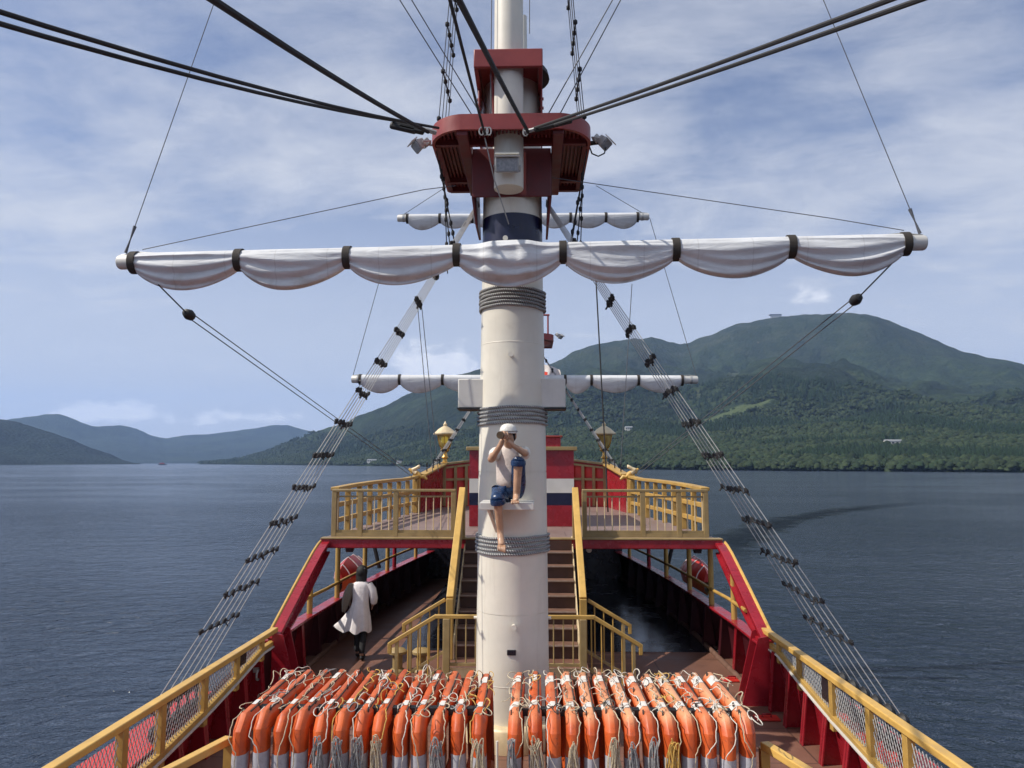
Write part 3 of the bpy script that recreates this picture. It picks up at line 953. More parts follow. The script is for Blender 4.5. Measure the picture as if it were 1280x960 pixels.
RAIL_Y = {-1: [4.6, 5.5, 6.3, 7.24, 7.98, 9.0, 9.95, 10.85, 11.42], 1: [4.6, 5.5, 6.4, 7.3, 8.08, 9.04, 10.1, 10.9, 11.6]}
for s, side in ((-1, 'left'), (1, 'right')):
    rl = thing('mesh_railing', f'ochre railing filled with wire mesh along the {side} edge of the foredeck', 'railing', (s * 3.7, 8, 0.4), 'mesh railings along the foredeck')
    Y = RAIL_Y[s]
    X = lambda y: s * (3.62 if s < 0 else 3.74)
    MB().bar((X(0), 3.0, 1.06), (X(0), Y[-1], 0.995), 0.11, 0.07).build('top_rail', M['yellow_b'], rl, bevel=0.012)
    mb = MB()
    for y0, y1 in zip(Y[:-1], Y[1:]):
        mb.bar((X(0), y0, bw_top(y0) + 0.03), (X(0), y1, min(0.93, bw_top(y1) + 0.03)), 0.085, 0.06)
    mb.build('bottom_rail', M['yellow'], rl, bevel=0.008)
    mb = MB()
    for y0, y1 in zip(Y[:-1], Y[1:]):
        mb.bar((X(0) - s * 0.045, y0, bw_top(y0) - 0.015), (X(0) - s * 0.045, y1, min(0.9, bw_top(y1) - 0.015)), 0.03, 0.02)
    mb.build('edge_strip', M['white_band'], rl)
    for y in Y[:-1]:
        MB().span((X(0) - 0.04, y - 0.05, bw_top(y) - 0.12), (X(0) + 0.04, y + 0.05, 1.0)).build('post', M['yellow'], rl, bevel=0.006)
    for y0, y1 in zip(Y[:-2], Y[1:-1]):
        a0, a1 = y0 + 0.05, y1 - 0.05
        z0, z1 = bw_top(a0) + 0.06, bw_top(a1) + 0.06
        if 8.9 < y0 < 9.9 and s > 0 or s < 0 and 9.8 < y0 < 10.5:
            MB().span((X(0) - 0.012, a0, z0 + 0.08), (X(0) + 0.012, a0 + 0.28, 0.95)).build('plate', M['dark'], rl)
        mesh_panel((X(0), a0, z0), (X(0), a1, z1), (X(0), a1, 0.97), (X(0), a0, 0.97)).build('mesh_panel', M['wire'], rl, fix=False)

# ------------------------------------------------------------------ red frame: swept side legs and the beam under the upper deck's edge
fr = thing('red_frame', 'red steel frame sweeping up from both rails to a beam across the upper deck edge', 'frame', (0, 13, 1))
for s in (-1, 1):
    x0 = s * (3.60 if s < 0 else 3.70)
    path = [(11.3, 0.90), (11.9, 1.17), (12.5, 1.44), (13.1, 1.70), (13.55, 1.89), (13.85, 1.99), (14.05, 2.035), (14.3, 2.05)]
    mb = MB(); rows = []
    for y, z in path:     # flange
        rows.append([(x0 - 0.08, y, z), (x0 + 0.08, y, z), (x0 + 0.08, y + 0.03, z - 0.06), (x0 - 0.08, y + 0.03, z - 0.06)])
    mb.grid(rows, close=True, smooth=False)
    mb.cap(rows[0]); mb.cap(rows[-1])
    mb.build('leg', M['red'], fr, bevel=0.008)
    mb = MB()
    low = [(11.55, 0.82), (12.1, 0.97), (12.7, 1.20), (13.2, 1.43), (13.6, 1.61), (13.85, 1.72), (14.0, 1.79), (14.1, 1.84)]
    mb.grid([[(x0 + s * 0.03, y, z - 0.05), (x0 + s * 0.03, y2, z2)] for (y, z), (y2, z2) in zip(path, low)], smooth=False)
    mb.grid([[(x0 - s * 0.0, y, z - 0.05), (x0 - s * 0.0, y2, z2)] for (y, z), (y2, z2) in zip(path, low)], smooth=False)
    mb.build('web', M['red'], fr)
    mb = MB(); rows = []
    for (y2, z2) in low:
        rows.append([(x0 - 0.06, y2, z2), (x0 + 0.06, y2, z2), (x0 + 0.06, y2 + 0.01, z2 - 0.025), (x0 - 0.06, y2 + 0.01, z2 - 0.025)])
    mb.grid(rows, close=True, smooth=False); mb.build('inner_flange', M['red'], fr)
    MB().tube([(x0 + s * 0.10, y, z + 0.0) for y, z in path[:-1]], 0.026, 6).build('edge_strip', M['yellow_b'], fr)
    # bracket foot on the deck
    MB().prism([(x0, 11.25, 0.0), (x0 - s * 0.42, 11.25, 0.0), (x0 - s * 0.16, 11.25, 0.95), (x0, 11.25, 0.98)], (0, 0.025, 0)).build('bracket', M['red'], fr)
    MB().prism([(x0, 11.75, 0.0), (x0 - s * 0.34, 11.75, 0.0), (x0 - s * 0.10, 11.75, 0.95), (x0, 11.75, 0.98)], (0, 0.025, 0)).build('bracket', M['red'], fr)
MB().span((-3.70, 14.02, 1.905), (3.76, 14.19, 2.075)).build('beam', M['red'], fr, bevel=0.015)
MB().span((-3.70, 14.0, 2.075), (3.76, 14.2, 2.098)).build('edge_plate', M['tan'], fr)

# ------------------------------------------------------------------ dark deckhouse and bulkhead lamp under the upper deck
dh = thing('deckhouse', 'dark deckhouse wall in the shade under the upper deck', 'deckhouse', (0, 18, 0))
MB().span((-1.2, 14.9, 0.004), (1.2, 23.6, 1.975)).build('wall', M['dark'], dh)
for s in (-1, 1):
    MB().span((s * 1.21, 22.9, 0.004), (s * 2.95, 22.98, 1.975)).build('light_stop_wall', M['dark'], dh)  # closing walls added to stop light coming in from astern
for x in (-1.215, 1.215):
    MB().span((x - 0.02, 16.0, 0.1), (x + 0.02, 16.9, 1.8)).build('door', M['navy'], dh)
bl = thing('bulkhead_lamp', 'small round white bulkhead lamp under the deck edge right of the stairs', 'lamp', (1.32, 14.3, 1.87))
ax = Matrix.Rotation(PI / 2, 3, 'X')
MB().lathe([(0.0, 0.06), (0.045, 0.05), (0.055, 0.02), (0.055, -0.03)], (1.32, 14.30, 1.86), 16, axis=ax).build('globe', M['white'], bl)
MB().span((1.28, 14.32, 1.86), (1.36, 14.42, 1.975)).build('bracket', M['white_band'], bl)

# ------------------------------------------------------------------ stairs, landing, side flights
sf = thing('staircase', 'brown steel staircase with ochre handrails rising behind the mast', 'stairs', (0, 12.2, 0))
nst = 8
for i in range(nst):
    z = 0.40 + 0.2125 * (i + 1); y = 12.2 + 0.25 * i
    if i < nst - 1:
        MB().span((-0.98, y - 0.02, z - 0.035), (0.98, y + 0.25, z)).build('tread', M['teak'], sf, bevel=0.006)
        MB().span((-0.98, y - 0.03, z - 0.018), (0.98, y - 0.021, z + 0.003)).build('nosing', M['nosing'], sf)
    MB().span((-0.98, y + 0.015, z - 0.21), (0.98, y + 0.025, z - 0.036)).build('riser', M['stairdark'], sf)
for s in (-1, 1):
    MB().prism([(s * 0.985, 12.1, 0.40), (s * 0.985, 12.38, 0.40), (s * 0.985, 14.2, 1.93), (s * 0.985, 14.2, 2.12), (s * 0.985, 12.1, 0.66)], (s * 0.02, 0, 0)).build('stringer', M['gold_pale'], sf)
    MB().bar((s * 1.06, 12.15, 1.335), (s * 1.06, 14.15, 3.0), 0.115, 0.09).build('handrail', M['yellow_b'], sf, bevel=0.01)
    MB().span((s * 1.06 - 0.055, 12.08, 0.40), (s * 1.06 + 0.055, 12.2, 1.34)).build('post', M['yellow'], sf, bevel=0.008)
    MB().span((s * 1.06 - 0.055, 14.1, 2.1), (s * 1.06 + 0.055, 14.19, 2.97)).build('post', M['tan'], sf, bevel=0.008)
    MB().prism([(s * 1.06 - 0.012, 12.25, 0.62), (s * 1.06 - 0.012, 14.1, 2.14), (s * 1.06 - 0.012, 14.1, 2.88), (s * 1.06 - 0.012, 12.25, 1.32)], (0.024, 0, 0)).build('side_panel', M['tan'], sf)

ld = thing('landing', 'brown landing at the stair foot with barred ochre railing and two short side flights', 'landing', (0, 11.6, 0))
MB().span((-1.1, 11.04, 0.30), (1.1, 12.2, 0.40)).build('platform', M['deck'], ld)
MB().span((-1.08, 11.1, 0.004), (1.08, 12.15, 0.30)).build('base', M['stairdark'], ld)
MB().span((-1.0, 11.03, 0.42), (1.0, 11.05, 0.56)).build('kick_plate', M['gold_pale'], ld)
for s in (-1, 1):
    for k in range(2):
        MB().span((s * (1.12 + 0.26 * k), 11.06, 0.10 + 0.0), (s * (1.38 + 0.26 * k), 12.14, 0.265 - 0.13 * k)).build('tread', M['teak'], ld, bevel=0.006)
MB().bar((-1.16, 11.0, 1.285), (1.16, 11.0, 1.285), 0.06, 0.055).build('top_rail', M['yellow'], ld, bevel=0.008)
MB().bar((-1.0, 11.0, 0.62), (1.0, 11.0, 0.62), 0.04, 0.04).build('bottom_rail', M['tan'], ld)
for s in (-1, 1):
    MB().span((s * 0.98 - 0.05, 10.95, 0.0), (s * 0.98 + 0.05, 11.05, 1.26)).build('post', M['tan'], ld, bevel=0.008)
    for yy, zt in ((11.0, 1.285), (12.2, 1.31)):
        MB().bar((s * 1.14, yy, zt), (s * 1.80, yy, zt - 0.39), 0.06, 0.055).build('slope_rail', M['yellow'], ld, bevel=0.008)
        MB().bar((s * 1.80, yy, zt - 0.37), (s * 1.80, yy, zt - 0.52), 0.055, 0.055, up=(0, 1, 0)).build('rail_end', M['yellow'], ld, bevel=0.008)
        MB().bar((s * 1.06, yy, 0.56), (s * 1.74, yy, 0.15), 0.04, 0.04).build('lower_rail', M['tan'], ld)
        for k in range(5):
            x = 1.10 + 0.145 * k
            MB().tube([(s * x, yy, 0.53 - 0.60 * (x - 1.06)), (s * x, yy, zt - 0.03 - 0.59 * max(0, x - 1.14))], 0.012, 6).build('baluster', M['yellow'], ld)
        MB().span((s * 1.70 - 0.022, yy - 0.022, 0.0), (s * 1.70 + 0.022, yy + 0.022, zt - 0.35)).build('post', M['tan'], ld)
for k in range(13):
    x = -0.84 + 0.14 * k
    MB().tube([(x, 11.0, 0.62), (x, 11.0, 1.26)], 0.012, 6).build('baluster', M['tan'], ld)

for x in (-1.62, -2.02):
    bo = thing('bollard', 'pale mushroom topped bollard left of the stair landing, ' + ('nearer the steps' if x > -1.8 else 'nearer the left bulwark'), 'bollard', (x, 12.9, 0), 'bollards beside the stairs')
    MB().lathe([(0.13, 0.0), (0.12, 0.03), (0.085, 0.05), (0.085, 0.27)], (x, 12.9, 0.004), 18).build('post', M['tan'], bo)
    MB().lathe([(0.085, 0.27), (0.15, 0.29), (0.155, 0.33), (0.11, 0.37), (0.0, 0.385)], (x, 12.9, 0.004), 18).build('cap', M['tan'], bo)

# ------------------------------------------------------------------ upper deck: front railings, side railings, cabin, stern
for s, side in ((-1, 'left'), (1, 'right')):
    xo = 3.56; xi = 1.20
    rl = thing('railing', f'tan barred railing along the upper deck front edge {side} of the stairs', 'railing', (s * 2.4, 14.28, 2.1), 'barred railings on the upper deck front')
    MB().bar((s * xi, 14.28, 2.965), (s * xo, 14.28, 2.965), 0.10, 0.05).build('top_rail', M['tan'], rl, bevel=0.008)
    MB().bar((s * xi, 14.28, 2.85), (s * xo, 14.28, 2.85), 0.03, 0.03).build('mid_rail', M['tan'], rl)
    MB().bar((s * xi, 14.28, 2.19), (s * xo, 14.28, 2.19), 0.03, 0.06).build('bottom_rail', M['tan'], rl)
    MB().span((s * xi, 14.24, 2.101), (s * xo, 14.255, 2.17)).build('toe_board', M['tan'], rl)
    for x in (1.24, 2.34, 3.02 if s > 0 else 3.02, 3.52):
        MB().span((s * x - 0.045, 14.235, 2.1), (s * x + 0.045, 14.325, 2.945)).build('post', M['tan'], rl, bevel=0.006)
    n = 16
    for k in range(n):
        x = xi + 0.14 + (xo - xi - 0.24) * k / (n - 1)
        MB().tube([(s * x, 14.28, 2.2), (s * x, 14.28, 2.85)], 0.011, 6).build('baluster', M['gold_pale'], rl)
    # heavy side railing with three rails running aft
    sr = thing('side_railing', f'heavy ochre railing of three timbers along the {side} side of the upper deck', 'railing', (s * 3.3, 18, 2.1), 'timber side railings of the upper deck')
    ys = [14.35, 15.6, 17.0, 18.4, 19.8, 21.0]
    xs = [side_x(y) - 0.1 for y in ys]
    tp = [2.99, 3.02, 3.04, 3.05, 3.05, 3.10]
    for name, zf, wd, ht in (('top_rail', None, 0.17, 0.07), ('mid_rail', 2.68, 0.08, 0.09), ('mid_rail', 2.38, 0.08, 0.09)):
        mb = MB()
        for a in range(5):
            z0 = tp[a] if zf is None else zf; z1 = tp[a + 1] if zf is None else zf
            mb.bar((s * xs[a], ys[a], z0), (s * xs[a + 1], ys[a + 1], z1), wd, ht)
        mb.build(name, M['yellow'], sr, bevel=0.01)
    for k in range(9):
        y = 14.45 + 0.8 * k
        x = side_x(y) - 0.1
        MB().span((s * x - 0.05, y - 0.05, 2.1), (s * x + 0.05, y + 0.05, 3.0)).build('post', M['yellow'], sr, bevel=0.008)
    # carved scroll where the stern bulwark begins
    sc = thing('carved_scroll', f'gold carved scroll block at the front of the {side} stern bulwark', 'carving', (s * 2.92, 21.0, 2.1), 'carved scrolls at the stern bulwarks')
    xx = s * (side_x(21.0) - 0.08)
    MB().span((xx - 0.10, 20.9, 2.1), (xx + 0.10, 21.15, 3.22)).build('pillar', M['yellow'], sc, bevel=0.02)
    for k in range(9):
        MB().lathe([(0.0, -0.05), (0.05, -0.03), (0.055, 0.0), (0.05, 0.03), (0.0, 0.05)], (xx, 20.88, 2.2 + 0.11 * k), 10).build('bead', M['gold_pale'], sc)
    vb = MB().tube([(xx - s * (0.30 - 0.085 * k), 20.95 + 0.02 * math.sin(k * 2), 3.02 + 0.05 * k + 0.035 * math.sin(k * 2.1)) for k in range(7)], [0.03, 0.06, 0.045, 0.075, 0.05, 0.07, 0.03], 8)
    vb.build('scroll', M['yellow_b'], sc)
    MB().tube([(xx + 0.1 * s * math.sin(k), 20.92, 3.2 + 0.045 * k) for k in range(6)], [0.07, 0.05, 0.065, 0.04, 0.05, 0.015], 8).build('finial', M['gold_pale'], sc)
    # solid stern bulwark: side and angled transom panel
    sb = thing('stern_bulwark', f'red stern bulwark with ochre capping on the {side} quarter', 'bulwark', (s * 2.7, 23, 2.1), 'stern bulwarks')
    p0 = Vector((s * 2.86, 21.1, 0)); p1 = Vector((s * 2.56, 23.7, 0)); p2 = Vector((s * 0.9, 24.5, 0))
    MB().prism([p0 + Vector((0, 0, 2.0)), p1 + Vector((0, 0, 2.0)), p1 + Vector((0, 0, 3.42)), p0 + Vector((0, 0, 3.12))], (s * 0.05, 0, 0)).build('side_panel', M['red'], sb)
    MB().prism([p1 + Vector((0, 0, 2.0)), p2 + Vector((0, 0, 2.0)), p2 + Vector((0, 0, 3.62)), p1 + Vector((0, 0, 3.40))], (0, 0.05, 0)).build('transom_panel', M['red_bright'], sb)
    MB().bar(p0 + Vector((0, 0, 3.14)), p1 + Vector((0, 0, 3.45)), 0.26, 0.06).build('cap_rail', M['yellow'], sb, bevel=0.01)
    MB().bar(p1 + Vector((0, 0, 3.44)), p2 + Vector((0, 0, 3.66)), 0.26, 0.06).build('cap_rail', M['tan'], sb, bevel=0.01)
    for k, tt in enumerate((0.02, 0.22, 0.42, 0.62, 0.82, 0.98)):
        q = p1.lerp(p2, tt) - Vector((0, 0.07, 0))
        MB().box(q + Vector((0, 0, 2.75)), (0.09, 0.09, 1.25)).build('stud', M['tan'], sb, bevel=0.006)
    MB().bar(p1 + Vector((0, -0.06, 2.95)), p2 + Vector((0, -0.06, 2.98)), 0.05, 0.07).build('mid_rail', M['tan'], sb)
    MB().bar(p1 + Vector((0, -0.06, 3.32)), p2 + Vector((0, -0.06, 3.52)), 0.05, 0.06).build('mid_rail', M['tan'], sb)
    for k in range(3):
        q = p0.lerp(p1, 0.2 + 0.3 * k)
        MB().tube([q + Vector((0, 0, 3.2 + 0.09 * k)), q + Vector((0, 0, 3.5 + 0.09 * k))], 0.02, 6).build('cap_peg', M['dark'], sb)
    # lantern
    lx, ly, lz = s * 2.56, 24.0, 3.42
    ln = thing('stern_lantern', ('gold stern lantern with a glowing yellow lamp on the left quarter' if s < 0 else 'unlit gold stern lantern on the right quarter'), 'lantern', (lx, ly, lz), 'gold stern lanterns')
    c = (lx, ly, lz)
    K = 1.14
    MB().lathe([(r_ * K, z_ * K) for r_, z_ in ((0.13, 0), (0.14, 0.05), (0.07, 0.09), (0.06, 0.16), (0.11, 0.2), (0.07, 0.24), (0.055, 0.34), (0.13, 0.39), (0.14, 0.42), (0.09, 0.45))], c, 16).build('stem', M['gold'], ln)
    MB().lathe([(r_ * K, z_ * K) for r_, z_ in ((0.10, 0.45), (0.15, 0.52), (0.19, 0.66), (0.225, 0.82), (0.225, 0.86))], c, 16).build('glass', M['amber'], ln)
    for k in range(6):
        a = PI / 6 + k * PI / 3
        pts = [(lx + K * r_ * math.cos(a), ly + K * r_ * math.sin(a), lz + K * z_) for r_, z_ in ((0.108, 0.45), (0.158, 0.52), (0.198, 0.66), (0.236, 0.84))]
        MB().tube(pts, 0.014, 6).build('rib', M['gold'], ln)
    MB().lathe([(r_ * K, z_ * K) for r_, z_ in ((0.235, 0.83), (0.33, 0.85), (0.335, 0.88), (0.26, 0.94), (0.20, 1.0), (0.09, 1.07), (0.05, 1.09), (0.06, 1.14), (0.03, 1.17), (0.0, 1.24))], c, 20).build('cap', M['gold_pale'], ln)
    MB().lathe([(r_ * K, z_ * K) for r_, z_ in ((0.0, 0.62), (0.06, 0.64), (0.075, 0.71), (0.05, 0.78), (0.0, 0.80))], c, 12).build('bulb', M['glow'] if s < 0 else M['gold_pale'], ln)

cb = thing('cabin', 'red cabin with white and navy stripes on the upper deck behind the mast', 'cabin', (0, 18, 2.1))
MB().span((-1.13, 16.5, 2.104), (1.17, 19.6, 2.56)).build('lower_wall', M['red'], cb)
MB().span((-1.13, 16.5, 2.56), (1.17, 19.6, 2.83)).build('navy_band', M['navy'], cb)
MB().span((-1.13, 16.5, 2.83), (1.17, 19.6, 3.14)).build('white_band', M['white_band'], cb)
MB().span((-1.13, 16.5, 3.14), (1.17, 19.6, 3.76)).build('upper_wall', M['red'], cb)
MB().span((-1.2, 16.42, 3.76), (1.24, 19.7, 3.84)).build('cornice', M['tan'], cb, bevel=0.01)
MB().span((0.40, 16.9, 3.84), (0.90, 17.6, 4.06)).build('hatch', M['red'], cb, bevel=0.015)
MB().span((0.36, 16.86, 4.06), (0.94, 17.64, 4.10)).build('hatch_lid', M['red_top'], cb, bevel=0.01)
for s, side in ((-1, 'left'), (1, 'right')):
    bt = thing('quarter_boat', f'small red boat with pale ribs and ochre keel slung outside the {side} bulwark', 'boat', (s * 4.4, 19.2, 0.5), 'red boats slung outside the bulwarks')
    rows = []
    for i in range(9):
        t_ = i / 8; y = 18.2 + 2.2 * t_
        wd = 0.36 * math.sin(PI * (0.04 + 0.86 * t_)) ** 0.75; ht = 0.46 * math.sin(PI * (0.10 + 0.8 * t_)) ** 0.6
        rows.append([(s * 4.40 + wd * math.cos(a) * 1.0, y, 0.66 + ht * (1 - abs(1 - 2 * a / PI) ** 1.05)) for a in [PI * k / 10 for k in range(11)]])
    mb = MB(); mb.grid(rows); mb.cap(rows[0]); mb.cap(rows[-1][::-1])
    mb.build('cover', M['red_boat'], bt)
    for i in (1, 3, 5, 7):
        MB().tube([Vector(q) + Vector((0, 0, 0.012)) for q in rows[i]], 0.014, 5).build('rib', M['dress'], bt)
    mb = MB()
    mb.grid([[(q[0][0], q[0][1], 0.68), (s * 4.40 + (q[0][0] - s * 4.40) * 0.85, q[0][1], 0.48), (s * 4.40, q[0][1], 0.34), (s * 4.40 + (q[-1][0] - s * 4.40) * 0.85, q[0][1], 0.48), (q[-1][0], q[-1][1], 0.68)] for q in rows])
    mb.build('keel_hull', M['yellow'], bt)
    dv = thing('davit', f'black davit block and hook above the {side} red boat', 'davit', (s * 3.9, 19.0, 0.8), 'davits of the red boats')
    MB().tube([(s * 3.6, 19.0, 0.85), (s * 3.75, 19.0, 1.45), (s * 4.1, 19.0, 1.7), (s * 4.35, 19.0, 1.62)], 0.05, 8).build('arm', M['black'], dv)
    MB().box((s * 4.36, 19.0, 1.42), (0.2, 0.24, 0.3), Matrix.Rotation(0.4, 3, 'X')).build('block', M['black'], dv, bevel=0.03)

rg = thing('mooring_ring', 'small pale ring fastened to the left bulwark plating', 'ring', (-3.66, 11.1, 0.45))
MB().tube([(-3.70, 11.0 + 0.07 * math.cos(a), 0.45 + 0.07 * math.sin(a)) for a in [2 * PI * k / 16 for k in range(16)]], 0.016, 6, closed=True).build('loop', M['rope_grey'], rg)
MB().span((-3.76, 10.96, 0.49), (-3.69, 11.04, 0.55)).build('eye', M['rope_grey'], rg)
for y, lab in ((12.4, 'red foot plate on the deck by the right frame leg'), (10.6, 'red foot plate on the shaded deck forward of the right frame leg')):
    fp = thing('foot_plate', lab, 'plate', (3.5, y, 0), 'foot plates on the right deck')
    MB().span((3.3, y, 0.004), (3.62, y + 0.2, 0.03)).build('plate', M['red_bright'], fp, bevel=0.006)
    MB().tube([(3.4, y + 0.1, 0.03), (3.4, y + 0.1, 0.07), (3.52, y + 0.1, 0.07), (3.52, y + 0.1, 0.03)], 0.012, 6).build('staple', M['red'], fp)


# ------------------------------------------------------------------ masts
def mast_r(z): return interp(z, [0, 3.4, 6.5, 8.9], [0.475, 0.447, 0.405, 0.39])


MY = 9.90
ms = thing('mast', 'thick cream mast with navy band and rope wrappings in the middle of the deck', 'mast', (0, MY, 0))
MB().lathe([(0.60, 0.004), (0.60, 0.26), (0.56, 0.30), (0.48, 0.30)], (0, MY, 0), 48).build('plinth', M['gold_pale'], ms)
mbm = MB()
secs = [0.28, 1.61, 3.375, 6.0, 8.9]
for z0_, z1_ in zip(secs[:-1], secs[1:]):
    mbm.lathe([(mast_r(z0_ + (z1_ - z0_) * k / 6), z0_ + (z1_ - z0_) * k / 6 + (0.004 if k == 0 else -0.004 if k == 6 else 0)) for k in range(7)], (0, MY, 0), 72)
mbm.lathe([(mast_r(z_) - 0.006, z_) for z_ in (0.5, 3, 6, 8.8)], (0, MY, 0), 48)
mbm.build('lower_tube', M['white'], ms)
for k, z_ in enumerate((2.9, 5.05, 0.75)):
    MB().lathe([(mast_r(z_) - 0.002, z_ - 0.012), (mast_r(z_) + 0.0025, z_ - 0.004), (mast_r(z_) + 0.0025, z_ + 0.004), (mast_r(z_) - 0.002, z_ + 0.012)], (0, MY, 0), 64).build('weld_seam', M['white'], ms)
MB().lathe([(mast_r(z) + 0.003, z) for z in (6.30, 6.5, 6.77)], (0, MY, 0), 72).build('navy_band', M['navy'], ms)


def wrap(z0, n, dz, r0, name, m):
    for k in range(n):
        ph = random.uniform(0, 6)
        rr = mast_r(z0) + r0
        pts = [((rr + 0.004 * math.sin(7 * a + ph)) * math.cos(a), MY + (rr + 0.004 * math.sin(5 * a + ph)) * math.sin(a), z0 + k * dz + 0.010 * math.sin(a * 2 + z0) + 0.003 * math.sin(7 * a + ph)) for a in [2 * PI * i / 64 for i in range(64)]]
        MB().tube(pts, r0, 7, closed=True).build(name, m, ms)


wrap(5.53, 6, 0.047, 0.0185, 'rope_turn', M['wraprope'])
wrap(4.00, 5, 0.050, 0.0165, 'rope_turn', M['wraprope'])
wrap(2.36, 5, 0.049, 0.0175, 'rope_turn', M['wraprope'])


def peg(x, z, L=0.10):
    y = MY - math.sqrt(mast_r(z) ** 2 - x * x)
    ax_ = Matrix.Rotation(PI / 2, 3, 'X')
    MB().lathe([(0.024, -0.02), (0.02, L * 0.5), (0.02, L * 0.8), (0.034, L * 0.82), (0.034, L)], (x, y, z), 14, axis=ax_).build('peg', M['white'], ms)


peg(-0.01, 4.87); peg(0.03, 1.49, 0.11)
peg(-0.08, 6.40, 0.09)
y_ = MY - mast_r(1.17)
MB().span((-0.055, y_ - 0.012, 1.14), (0.055, y_ + 0.03, 1.205)).build('socket_plate', M['dark'], ms, bevel=0.006)
for s in (-1, 1):
    MB().tube([(s * 0.46, MY - 0.02, 1.5), (s * 0.50, MY - 0.02, 1.5)], 0.02, 8).build('peg', M['white'], ms)
mb = MB().span((-0.71, 9.70, 4.21), (0.70, 10.10, 4.59)); mb.build('crossbeam', M['white_band'], ms, bevel=0.012)
MB().span((-0.72, 9.69, 4.19), (0.71, 10.11, 4.209)).build('beam_underside', M['black'], ms)  # thin black sheet covering the bottom of the crossbeam
# dark conical cover on top of the lower mast
MB().lathe([(0.46, 8.86), (0.44, 8.94), (0.25, 9.12), (0.12, 9.2), (0.0, 9.22)], (0.06, MY + 0.08, 0), 24).build('top_cover', M['black'], ms)

tm = thing('topmast', 'slim cream topmast standing in front of the thick mast head', 'mast', (-0.03, 9.26, 6.98))
TX, TY = -0.03, 9.24
MB().lathe([(0.0, 6.98), (0.185, 6.985), (0.19, 7.0), (0.19, 9.0), (0.18, 12), (0.16, 16), (0.13, 19)], (TX, TY, 0), 40).build('spar', M['white'], tm)
cp = thing('clamp', 'square red cap clamping the topmast to the mast head', 'cap', (0, 9.6, 8.5))
MB().span((-0.47, 8.98, 8.50), (0.41, 9.035, 8.745)).build('front_band', M['red_top'], cp, bevel=0.012)
for x in (-0.47, 0.355):
    MB().span((x, 9.037, 8.50), (x + 0.055, 10.4, 8.745)).build('side_band', M['red_top'], cp, bevel=0.01)
MB().span((-0.413, 9.037, 8.66), (0.353, 10.4, 8.70)).build('top_plate', M['red_top'], cp)
for x in (-0.44, 0.40):
    MB().span((x - 0.014, 9.55, 7.85), (x + 0.014, 10.3, 8.5)).build('cheek_plate', M['red_top'], cp, bevel=0.006)
    for k in range(4):
        MB().lathe([(0.022, -0.03), (0.022, 0.03)], (x, 9.62 + 0.0, 8.0 + 0.13 * k), 8, axis=Matrix.Rotation(PI / 2, 3, 'Y')).build('bolt', M['red_top'], cp)
MB().tube([(-0.26, 9.12, 8.48), (-0.24, 9.3, 8.38), (-0.23, 9.42, 8.0), (-0.23, 9.44, 7.85)], 0.018, 8).build('conduit', M['red_top'], cp)


